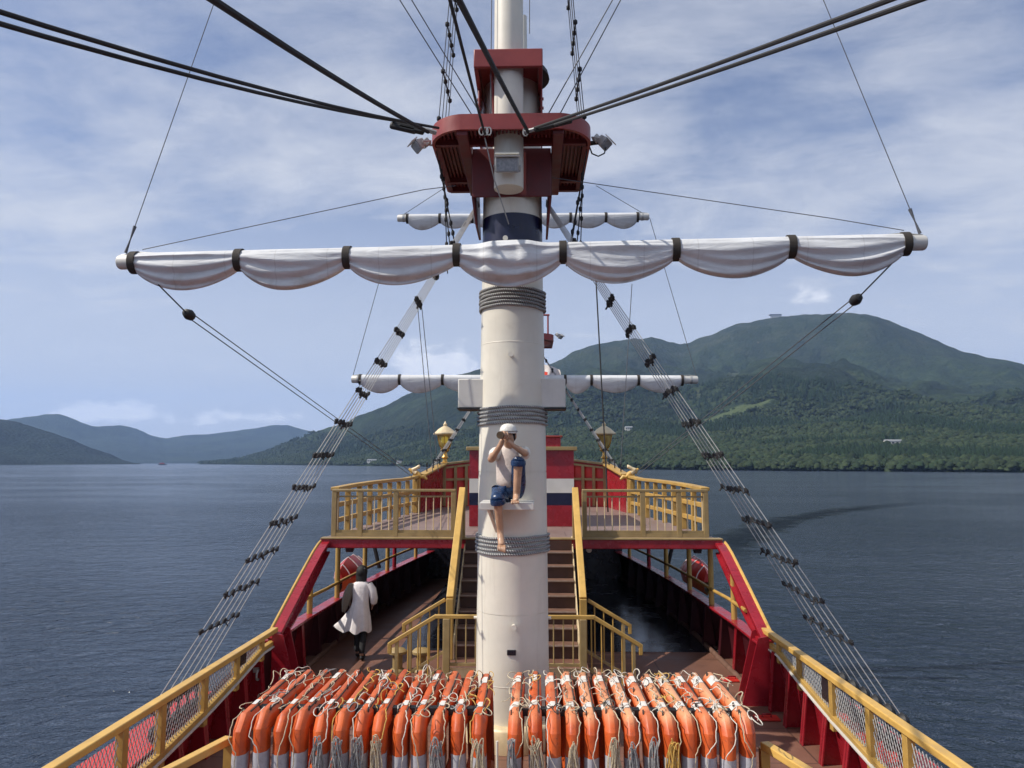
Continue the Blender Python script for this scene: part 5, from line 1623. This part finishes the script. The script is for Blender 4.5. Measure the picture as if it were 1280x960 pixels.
def rope_loop(mb, p0, p1, rng, hang, rad, side):
    pts = []
    wob = [rng.uniform(-1, 1) for _ in range(6)]
    f1 = rng.uniform(4, 8); f2 = rng.uniform(5, 9)
    for i in range(17):
        q = i / 16
        b = math.sin(PI * q)
        pts.append(Vector(p0).lerp(Vector(p1), q) + Vector((side * 0.03 * b + 0.035 * wob[0] * b + 0.025 * b * math.sin(f1 * q + wob[1] * 3), 0.06 * wob[2] * b + 0.03 * b * math.sin(f2 * q + wob[5] * 3), max(0.0, hang * b + 0.018 * b * math.sin(f2 * q + wob[3])))))
    mb.tube(pts, rad, 5)


def make_float(x, idx, side, rng):
    root = thing('life_float', '', 'life float', (x, (FY0 + FY1) / 2, FZ1), 'orange life floats stood on edge in racks')
    global fl_mesh, tape_mesh, eye_mesh
    if fl_mesh is None:
        rows = float_body(FY0, FY1, FZ0, FZ1)
        b = ring_mesh([[(a + x, y, z) for a, y, z in r] for r in rows]).build('body', M['orange'], root, bevel=0.0025)
        fl_mesh = b.data
        tape_mesh = []
        for (p_, q_, nv, nm, mt_) in (((FY0 + 0.10, 0.56), (FY0 + 0.10, 0.865), (-1, 0), 'grey_tape', 'tape'), ((FY1 - 0.10, 0.64), (FY1 - 0.10, 0.88), (1, 0), 'grey_tape', 'tape'),
                                      ((7.36, FZ1 - 0.10), (7.50, FZ1 - 0.10), (0, 1), 'white_tape', 'tape_white'), ((8.16, FZ1 - 0.10), (8.38, FZ1 - 0.10), (0, 1), 'white_tape', 'tape_white')):
            mb = MB(); bar_tape(mb, p_, q_, nv)
            if mt_ == 'tape_white':
                mb = MB(); mb.grid([[(xx_, p_[0], zz_), (xx_, q_[0], zz_)] for xx_, zz_ in ((-0.0655, FZ1 - 0.045), (-0.021, FZ1 + 0.003), (0.021, FZ1 + 0.003))], smooth=False)
            mb.v = [(a + x, y, z) for a, y, z in mb.v]
            tape_mesh.append((nm, mb.build(nm, M[mt_], root).data))
        mb = MB().tube([(x + 0.034, FY0 + 0.20, FZ1 - 0.012), (x + 0.034, 7.5, FZ1 - 0.014), (x + 0.036, FY1 - 0.18, FZ1 - 0.012)], 0.009, 5)
        tape_mesh.append(('seam_cord', mb.build('seam_cord', M['rope_dark'], root).data))
        c = Vector((0, 0, 0))
        eye_mesh = MB().tube([c + Vector((0, 0.022 * math.cos(k), 0.022 * math.sin(k))) for k in [2 * PI * j / 8 for j in range(8)]], 0.006, 4, closed=True).build('eye_ring', M['rope_dark']).data
        bpy.data.objects.remove(bpy.data.objects['eye_ring'])
    else:
        for nm, me in [('body', fl_mesh)] + [tm_ for n_, tm_ in enumerate(tape_mesh) if not (n_ == 3 and side == 'left' and idx % 3)]:
            o = bpy.data.objects.new(nm, me); COL.objects.link(o); o.parent = root
            if nm == 'body' and side == 'right':
                o.material_slots[0].link = 'OBJECT'; o.material_slots[0].material = M['orange_faded']
            if nm == 'body':
                b = o.modifiers.new("bevel", 'BEVEL'); b.width = 0.0025; b.segments = 1; b.limit_method = 'ANGLE'; b.angle_limit = R(25)
    # grab line in loops along the top edge and down the front
    rm = [M['rope_cream'], M['rope_cream'], M['rope_pale'], M['rope_pale'], M['rope_yellow'], M['rope_grey'], M['rope_dark']]
    mb = MB()
    ys_ = [FY1 - 0.2, 8.2, 7.9, 7.6, 7.4, 7.2]
    for a, b in zip(ys_[:-1], ys_[1:]):
        sd = rng.choice((-1, 1))
        rope_loop(mb, (x + sd * 0.03, a, FZ1 + 0.006), (x + sd * 0.045, b, FZ1 + 0.004), rng, rng.uniform(-0.02, 0.085), rng.uniform(0.0038, 0.0058), sd)
        if rng.random() < 0.3: rope_loop(mb, (x - sd * 0.03, a, FZ1 + 0.005), (x + rng.choice((-1, 1)) * 0.12, b + 0.1, FZ1 + 0.006), rng, rng.uniform(0.0, 0.07), 0.0038, -sd)
    for a in ys_:
        e_ = bpy.data.objects.new('eye_ring', eye_mesh); COL.objects.link(e_); e_.parent = root
        e_.location = Vector((x + rng.choice((-1, 1)) * 0.04, a, FZ1 - 0.004)) - root.location
    # front: loop from the corner down
    z = 1.12
    sd = rng.choice((-1, 1))
    pts = [(x + sd * 0.03, 7.22, FZ1), (x + sd * 0.068, 7.06, 1.16), (x + sd * (0.03 + rng.uniform(0, .05)), 6.975, 1.02), (x + rng.uniform(-.05, .05), 6.97, 0.9), (x + rng.uniform(-.05, .05), 6.975, 0.75), (x + rng.uniform(-.05, .05), 6.98, 0.5)]
    P = []
    for i in range(len(pts) - 1):
        for q in (0, .25, .5, .75):
            p_ = Vector(pts[i]).lerp(Vector(pts[i + 1]), q); P.append(p_ + Vector((rng.uniform(-.006, .006), -0.004, rng.uniform(-.004, .004))))
    mb.tube(P, 0.0048, 5)
    if False:
        c = Vector((x + rng.uniform(-.03, .03), 6.55, rng.uniform(0.99, 1.08))); rr = rng.uniform(0.045, 0.075)
        mb.tube([c + Vector((rr * math.cos(a), -0.01 * math.sin(3 * a), rr * 1.2 * math.sin(a))) for a in [2 * PI * k / 18 for k in range(18)]], 0.007, 5, closed=True)
    mb.build('grab_line', rng.choice(rm[:5]), root)
    # a second, thinner tangle across the top
    for k in range(1):
        mb = MB()
        y0 = rng.uniform(6.9, 8.5)
        p0 = Vector((x + rng.uniform(-.06, .06), y0, FZ1 + 0.008))
        pts = []
        an = rng.uniform(0, 6.28)
        for i in range(26):
            a = an + i * 0.26
            rr = 0.05 + 0.045 * math.sin(i * 0.4 + an)
            pts.append(p0 + Vector((rr * math.cos(a) * 0.9, rr * math.sin(a) * 1.7, 0.012 + 0.035 * math.sin(i * 0.3) ** 2)))
        mb.tube(pts, 0.0045, 5)
        mb.build('loose_cord', rng.choice(rm), root)
    return root


def coil(root, x, rng, m):
    mb = MB()
    for k in range(9):
        w_ = rng.uniform(0.012, 0.05); lean = rng.uniform(-.03, .03); ph_ = rng.uniform(0, 6.28); top = 1.03 + rng.uniform(-.07, .04); bot = rng.uniform(0.50, 0.68); cx_ = x + rng.uniform(-.025, .025); yy = 6.955 - 0.006 * k
        pts = []
        for i in range(22):
            a = 2 * PI * i / 22
            pts.append((cx_ + lean * math.sin(a) + w_ * math.cos(a) * (1.0 - 0.45 * math.sin(a)) + 0.009 * math.sin(3 * a + ph_), yy + rng.uniform(-.003, .003), (top + bot) / 2 + (top - bot) / 2 * math.sin(a)))
        mb.tube(pts, 0.0055, 5, closed=True)
    mb.build('rope_coil', m, root)


rng = random.Random(21)
for side, x0, coils in (('left', -2.407, {4: 'rope_grey', 5: 'rope_grey', 6: 'rope_grey', 7: 'rope_cream', 10: 'rope_grey', 12: 'rope_cream'}), ('right', 0.109, {0: 'rope_grey', 1: 'rope_cream', 3: 'rope_cream', 5: 'rope_cream', 6: 'rope_grey', 7: 'rope_grey', 8: 'rope_yellow'})):
    for i in range(13):
        x = x0 + (0.1805 if side == 'left' else 0.1744) * i
        t = make_float(x, i, side, rng)
        k = i if side == 'left' else 12 - i
        lab = f'orange life float, {ORD[k]} from outside in the {side} rack'
        if i in coils: lab += ', rope coil in front'
        if k == 0: lab = f'outermost orange life float of the {side} rack'
        if k == 12: lab = f'innermost orange life float of the {side} rack, next to the mast'
        t['label'] = lab
        if i in coils: coil(t, x, rng, M[coils[i]])
        t.rotation_euler = (rng.uniform(-.012, .012), rng.uniform(-.03, .03), rng.uniform(-.012, .012))
        t.location.y += rng.uniform(-.03, .03); t.location.z += rng.uniform(-.015, .012)
for side, xa, xb in (('left', -2.50, -0.12), ('right', 0.03, 2.30)):
    rk = thing('float_rack', f'low ochre rack holding the {side} row of orange life floats', 'rack', ((xa + xb) / 2, 7.6, 0), 'racks of the life floats')
    for y in (7.15, 8.5):
        MB().span((xa, y - 0.05, 0.03), (xb, y + 0.05, 0.11)).build('bearer', M['yellow'], rk, bevel=0.008)
        for x in (xa + 0.06, xb - 0.06):
            MB().span((x - 0.05, y - 0.045, 0.0), (x + 0.05, y + 0.045, 0.03)).build('foot', M['yellow'], rk)
    s = -1 if side == 'left' else 1
    xe = xa if s < 0 else xb
    MB().bar((xe + s * 0.10, 7.25, 0.90), (xe + s * 0.42, 6.2, 0.90), 0.09, 0.07).build('side_rail', M['yellow_b'], rk, bevel=0.01)
    MB().span((xe + s * 0.10 - 0.04, 7.22, 0.0), (xe + s * 0.10 + 0.04, 7.30, 0.87)).build('post', M['yellow'], rk)
    MB().span((xe + s * 0.42 - 0.04, 6.2, 0.0), (xe + s * 0.42 + 0.04, 6.28, 0.87)).build('post', M['yellow'], rk)
    st_ = MB().span((xa + 0.06, 7.36, 1.10), (xb - 0.03, 7.45, 1.165)).build('lashing_strap', M['black'])
    tag(st_, f'black lashing strap across the {side} row of life floats', 'strap', 'lashing straps of the life floats')
rod = MB().tube([(-0.06, 7.0, 0.1), (-0.06, 7.0, 1.0)], 0.012, 8).build('upright_rod', M['white'])
tag(rod, 'slim white upright rod in the gap between the two float racks', 'rod')


# ------------------------------------------------------------------ figures
def skin_body(name, verts, edges, radii, m, parent, sub=2, root_i=0, extra=None, rad_xy=None):
    me = bpy.data.meshes.new(name)
    off = Vector(parent.location)
    me.from_pydata([Vector(v) - off for v in verts], edges, [])
    o = bpy.data.objects.new(name, me); COL.objects.link(o)
    sk = o.modifiers.new('skin', 'SKIN'); sk.use_smooth_shade = True; sk.branch_smoothing = 0.35
    ss = o.modifiers.new('sub', 'SUBSURF'); ss.levels = sub; ss.render_levels = sub
    for i, r_ in enumerate(radii):
        d_ = me.skin_vertices[0].data[i]
        d_.radius = r_ if hasattr(r_, '__len__') else (r_, r_)
        d_.use_root = (i == root_i)
    bpy.context.view_layer.update()
    dg = bpy.context.evaluated_depsgraph_get()
    me2 = bpy.data.meshes.new_from_object(o.evaluated_get(dg))
    bpy.data.objects.remove(o)
    if extra is not None:
        import bmesh
        bm = bmesh.new(); bm.from_mesh(me2)
        base = [bm.verts.new(Vector(p) - off) for p in extra.v]
        for f in extra.f:
            try: ff = bm.faces.new([base[i] for i in f]); ff.smooth = True
            except ValueError: pass
        bm.to_mesh(me2); bm.free()
    me2.materials.clear(); me2.materials.append(m)
    for p_ in me2.polygons: p_.use_smooth = True; p_.material_index = 0
    me2.name = name
    o2 = bpy.data.objects.new(name, me2); COL.objects.link(o2); o2.parent = parent
    return o2


def ell(mb, c, r, n=20, k=14):
    rows = []
    for i in range(k + 1):
        a = PI * i / k
        rows.append([(c[0] + r[0] * math.sin(a) * math.cos(b), c[1] + r[1] * math.sin(a) * math.sin(b), c[2] + r[2] * math.cos(a)) for b in [2 * PI * j / n for j in range(n)]])
    mb.grid(rows, close=True)


# ---- painted sailor on the mast
ledge = MB()
ledge.prism([(-0.36, 8.86, 2.94), (0.28, 8.86, 2.94), (0.28, 9.52, 2.94), (-0.36, 9.52, 2.94)], (0, 0, 0.085))
lg = thing('ledge', 'small cream ledge on the mast front that carries the sailor', 'ledge', (0, 9.2, 2.94))
ledge.build('slab', M['white_band'], lg, bevel=0.006)
MB().prism([(-0.28, 9.47, 2.94), (-0.28, 8.95, 2.94), (-0.20, 9.47, 2.62)], (0.03, 0, 0)).build('bracket', M['white'], lg)

sa = thing('statue', 'painted sailor statue seated on the mast looking through a spyglass', 'statue', (0, 9.1, 3.03))
hip = Vector((-0.02, 9.20, 3.14))
LH, RH = Vector((-0.12, 9.16, 3.12)), Vector((0.09, 9.17, 3.12))
LK, LA, LT = Vector((-0.145, 8.78, 3.09)), Vector((-0.115, 8.87, 2.68)), Vector((-0.095, 8.76, 2.53))
RK, RA = Vector((0.10, 8.83, 3.54)), Vector((0.075, 8.87, 3.10))
RT_ = Vector((0.065, 8.74, 3.045))
chest = Vector((-0.01, 9.22, 3.55)); neck = Vector((-0.02, 9.17, 3.68)); hd = Vector((-0.03, 9.10, 3.77)); ht_ = Vector((-0.03, 9.10, 3.88))
LS, LE, LW = Vector((-0.19, 9.18, 3.62)), Vector((-0.24, 8.97, 3.52)), Vector((-0.115, 8.87, 3.70))
RS, RE, RW = Vector((0.17, 9.18, 3.62)), Vector((0.18, 8.93, 3.60)), Vector((0.03, 8.86, 3.70))
LHd = Vector((-0.085, 8.86, 3.775)); RHd = Vector((-0.035, 8.86, 3.765))
V = [hip, hip.lerp(chest, 0.5), chest, neck, hd, ht_, LH, LK, LA, LT, RH, RK, RA, RT_, LS, LE, LW, RS, RE, RW, LHd, RHd,
     LK.lerp(LA, 0.35), RK.lerp(RA, 0.35), LE.lerp(LW, .35), RE.lerp(RW, .35)]
E_ = [(0, 1), (1, 2), (2, 3), (3, 4), (4, 5), (0, 6), (6, 7), (7, 22), (22, 8), (8, 9), (0, 10), (10, 11), (11, 23), (23, 12), (12, 13), (2, 14), (14, 15), (15, 24), (24, 16), (16, 20), (2, 17), (17, 18), (18, 25), (25, 19), (19, 21)]
rad = [(.14, .12), (.14, .11), (.15, .11), .055, (.082, .088), (.075, .085), .085, .066, .042, (.046, .026), .085, .066, .042, (.046, .026), .06, .048, .034, .06, .042, .028, (.036, .025), (.036, .025), .052, .052, .041, .041]
ex = MB()
for (T, tip, sg) in ((LT, Vector((0, -0.03, -0.055)), 1), (RT_, Vector((0.0, -0.075, -0.012)), -1)):
    sidev = Vector((1, 0, 0))
    for k in range(5):
        o_ = T + sidev * (0.036 - 0.018 * k) * sg + tip * 0.2
        rr = 0.017 if k == 0 else 0.0125
        ln_ = 1.0 - 0.10 * k
        ex.tube([o_ - tip * 0.4, o_ + tip * 0.5 * ln_, o_ + tip * 0.95 * ln_ + Vector((0, 0, -0.004))], [rr, rr, rr * 0.7], 7)
SP0, SP1 = Vector((-0.045, 9.0, 3.835)), Vector((-0.115, 8.72, 3.815))
axd = (SP1 - SP0).normalized(); sx_ = axd.cross(Vector((0, 0, 1))).normalized(); uz_ = sx_.cross(axd)
for base_t, hand, sgn in ((0.45, LHd, -1), (0.62, RHd, 1)):
    c0 = SP0.lerp(SP1, base_t)
    for k in range(4):
        cc = c0 + axd * (0.021 * (k - 1.5))
        pts = []
        L_ = 1.0 - 0.09 * abs(k - 1.2)
        for i in range(6):
            a = (-0.65 * PI + 1.15 * PI * L_ * i / 5)
            pts.append(cc + (sx_ * (-sgn) * math.cos(a) + uz_ * math.sin(a)) * 0.042 * 1.0)
        pts = [hand.lerp(cc, 0.35)] + pts
        ex.tube(pts, [0.012, .0115, .011, .0105, .010, .009, .007], 7)
    th = [hand + Vector((0, 0, 0.01)), c0 + (sx_ * sgn * 0.045) + uz_ * 0.0 - axd * 0.035, c0 + (sx_ * sgn * 0.03) + uz_ * 0.035 - axd * 0.03]
    ex.tube(th, [0.015, 0.013, 0.009], 7)
# nose, ears
ell(ex, (-0.028, 9.005, 3.805), (0.014, 0.024, 0.026), 10, 8)
ell(ex, (-0.12, 9.11, 3.82), (0.012, 0.022, 0.034), 10, 8); ell(ex, (0.062, 9.11, 3.82), (0.012, 0.022, 0.034), 10, 8)
body = skin_body('body', V, E_, rad, M['skin_statue'], sa, extra=ex)
# trousers
TV = [hip + Vector((0, 0, 0.12)), hip, LH, LK, LK.lerp(LA, .10), RH, RK, RK.lerp(RA, .12), LH.lerp(LK, .55), RH.lerp(RK, .5)]
skin_body('trousers', TV, [(0, 1), (1, 2), (2, 8), (8, 3), (3, 4), (1, 5), (5, 9), (9, 6), (6, 7)], [(.155, .135), (.16, .14), .112, .086, .08, .108, .082, .074, .104, .095], M['jeans_statue'], sa)
for K, A in ((LK, LA), (RK, RA)):
    c = K.lerp(A, 0.12); ax_ = (A - K).normalized().to_track_quat('Z', 'Y').to_matrix()
    MB().lathe([(0.066, -0.03), (0.086, -0.034), (0.091, 0.0), (0.086, 0.03), (0.064, 0.034)], c, 20, axis=ax_).build('cuff', M['jeans_statue'], sa)
SV = [hip + Vector((0, 0.0, 0.14)), hip.lerp(chest, .55), chest, chest.lerp(neck, .55), LS, LS.lerp(LE, .6), RS, RS.lerp(RE, .6)]
skin_body('shirt', [hip + Vector((0, 0, 0.02)), hip + Vector((0, 0, .14)), hip.lerp(chest, .6), chest + Vector((0, 0, .02)), neck, neck + Vector((0, 0, .05))], [(0, 1), (1, 2), (2, 3), (3, 4), (4, 5)], [(.16, .14), (.178, .152), (.182, .158), (.20, .162), (.10, .09), (.06, .06)], M['shirt_statue'], sa)
skin_body('sleeves', [chest + Vector((0, 0.03, .03)), LS, LS.lerp(LE, .6), RS, RS.lerp(RE, .6)], [(0, 1), (1, 2), (0, 3), (3, 4)], [(.05, .05), .10, .082, .10, .082], M['cloth_white'], sa)
cpm = MB()
cpm.lathe([(0.099, -0.015), (0.108, -0.012), (0.110, 0.012), (0.104, 0.03), (0.100, 0.055), (0.08, 0.085), (0.045, 0.104), (0.0, 0.11)], (-0.03, 9.10, 3.862), 24)
cpm.build('cap', M['cloth_white'], sa)
MB().tube([(-0.03 + 0.109 * math.cos(a), 9.10 + 0.109 * math.sin(a), 3.874) for a in [2 * PI * k / 28 for k in range(28)]], 0.008, 6, closed=True).build('cap_band', M['rope_grey'], sa)
hr_ = MB(); ell(hr_, (-0.03, 9.135, 3.815), (0.098, 0.085, 0.085)); hr_.build('hair', M['hair'], sa)
sg_ = thing('spyglass', 'dark brown spyglass held at the eye of the sailor statue', 'spyglass', SP1)
q_ = axd.to_track_quat('Z', 'Y').to_matrix(); Ls = (SP1 - SP0).length
MB().lathe([(0.018, 0), (0.022, 0.02), (0.020, 0.1), (0.026, 0.105), (0.026, 0.2), (0.034, 0.205), (0.036, Ls - 0.03), (0.043, Ls - 0.025), (0.043, Ls), (0.034, Ls)], SP0, 18, axis=q_).build('tube', mat('dark_brass', (0.14, 0.09, 0.05), 0.35, 0.2, 20, metal=0.5), sg_)
MB().lathe([(0.0, Ls - 0.012), (0.034, Ls - 0.012)], SP0, 18, axis=q_).build('lens', M['black'], sg_)

# ---- woman walking aft along the left side
wx, wy = -2.85, 13.70
pw = thing('person', 'woman seen from behind in a white dress and black trousers walking aft on the left', 'person', (wx, wy, 0))


def W(x, y, z): return Vector((wx + x, wy + y, z * 0.985))


V = [W(0, 0, .86), W(0.0, 0.02, 1.06), W(0, 0.03, 1.26), W(0, 0.05, 1.40), W(0, 0.075, 1.47), W(0, 0.075, 1.56),
     W(-.08, 0, .82), W(-.07, 0.10, .47), W(-.05, 0.03, .10), W(-.05, 0.15, .045),
     W(.08, 0, .82), W(.075, -0.02, .46), W(.07, -0.16, .11), W(.075, -0.06, .04),
     W(-.16, .03, 1.31), W(-.235, -.02, 1.07), W(-.20, .12, .90), W(-.19, .17, .83),
     W(.16, .03, 1.31), W(.235, .02, 1.07), W(.19, .16, .95), W(.17, .21, .90)]
E_ = [(0, 1), (1, 2), (2, 3), (3, 4), (4, 5), (0, 6), (6, 7), (7, 8), (8, 9), (0, 10), (10, 11), (11, 12), (12, 13), (2, 14), (14, 15), (15, 16), (16, 17), (2, 18), (18, 19), (19, 20), (20, 21)]
rad = [(.13, .10), (.11, .085), (.13, .085), .048, (.075, .085), (.07, .08), .08, .055, .036, (.035, .028), .08, .055, .036, (.035, .028), .052, .038, .028, (.026, .034), .052, .038, .028, (.026, .034)]
ex = MB()
for hand, sgn in ((V[17], 1), (V[21], -1)):
    for k in range(4):
        o_ = hand + Vector((0, 0.02 - 0.014 * k, 0))
        ex.tube([o_ + Vector((0, 0, 0.01)), o_ + Vector((sgn * 0.004, 0.008, -0.05)), o_ + Vector((sgn * 0.014, 0.012, -0.085 + 0.006 * abs(k - 1)))], [0.009, 0.0085, 0.006], 6)
    ex.tube([hand + Vector((0, 0.03, 0.03)), hand + Vector((sgn * 0.015, 0.05, -0.005)), hand + Vector((sgn * 0.02, 0.055, -0.03))], [0.010, 0.009, 0.007], 6)
ell(ex, (wx, wy + 0.165, 1.50), (0.013, 0.022, 0.024), 8, 6)
ell(ex, (wx - 0.082, wy + 0.08, 1.50), (0.012, 0.02, 0.03), 8, 6); ell(ex, (wx + 0.082, wy + 0.08, 1.50), (0.012, 0.02, 0.03), 8, 6)
skin_body('body', V, E_, rad, M['skin'], pw, extra=ex)
skin_body('trousers', [V[0], V[6], V[7], V[8], V[10], V[11], V[12]], [(0, 1), (1, 2), (2, 3), (0, 4), (4, 5), (5, 6)], [(.09, .07), .078, .066, .055, .078, .066, .055], M['trousers'], pw)
sh = MB()
for c in (V[9], V[13]):
    ell(sh, c + Vector((0, -0.03, 0.012)), (0.045, 0.125, 0.045), 14, 8)
sh.build('shoes', M['trousers'], pw)
hm_ = MB()
ell(hm_, W(0, 0.055, 1.535), (0.102, 0.115, 0.125))
rows = []
for i in range(10):
    q = i / 9
    rows.append([W(0.10 * math.cos(b) * (1 - 0.25 * q) + 0.006 * math.sin(5 * b), 0.03 + 0.07 * math.sin(b) * (1 - .3 * q) - 0.03 * q, 1.52 - 0.24 * q) for b in [2 * PI * j / 20 for j in range(20)]])
hm_.grid(rows, close=True); hm_.cap(rows[-1])
hm_.build('hair', M['hair'], pw)
rows = []
prof = [(1.375, .075, .06, 0), (1.345, .14, .082, 0), (1.30, .185, .10, 0), (1.2, .18, .11, 0), (1.05, .165, .128, -.0), (.95, .18, .145, -.01), (.85, .205, .165, -.02), (.72, .225, .165, -.015), (.6, .245, .175, -.025), (.52, .26, .18, -.035), (.485, .265, .18, -.04)]
for i, (z, rx, ry, ox) in enumerate(prof):
    row = []
    for j in range(48):
        b = 2 * PI * j / 48
        fl_ = max(0, (1.0 - z)) * 0.10
        k_ = 1 + (fl_ + 0.018) * (math.sin(7 * b + z * 2) + 0.6 * math.sin(12 * b + 1))
        flap = max(0, 0.92 - z) * 0.55 * max(0, math.cos(b - PI + 0.4)) ** 6
        rx_ = rx * (0.86 if z < 1.25 else 0.93)
        row.append(W(ox + rx_ * k_ * math.cos(b) - flap, 0.015 + ry * k_ * math.sin(b) - flap * .25, z + 0.22 * flap + (0.03 * math.sin(5 * b) if i > 8 else 0)))
    rows.append(row)
mb = MB(); mb.grid(rows, close=True); d_ = mb.build('dress', M['dress'], pw)
sm_ = d_.modifiers.new('s', 'SUBSURF'); sm_.render_levels = 1; sm_.levels = 1
sl = MB()
sl.tube([W(.13, .03, 1.32), W(.20, .025, 1.22), W(.24, .01, 1.07), W(.225, .07, .99)], [.07, .075, .07, .06], 14)
sl.build('sleeve', M['dress'], pw)
sl = MB()
rows = []
for i in range(9):
    q = i / 8
    rows.append([W(-.175 - .12 * q ** 0.8 + (.03 + .055 * math.sin(PI * min(1, q * .9 + .1))) * math.cos(b), -0.01 + (.055 + .07 * math.sin(2.6 * q)) * math.sin(b) + .012 * math.sin(4 * b), 1.335 - .50 * q + 0.02 * math.sin(3 * b) * q) for b in [2 * PI * j / 18 for j in range(18)]])
sl.grid(rows, close=True); sl.cap(rows[-1]); sl.cap(rows[0])
sl.build('cardigan', M['shawl'], pw)
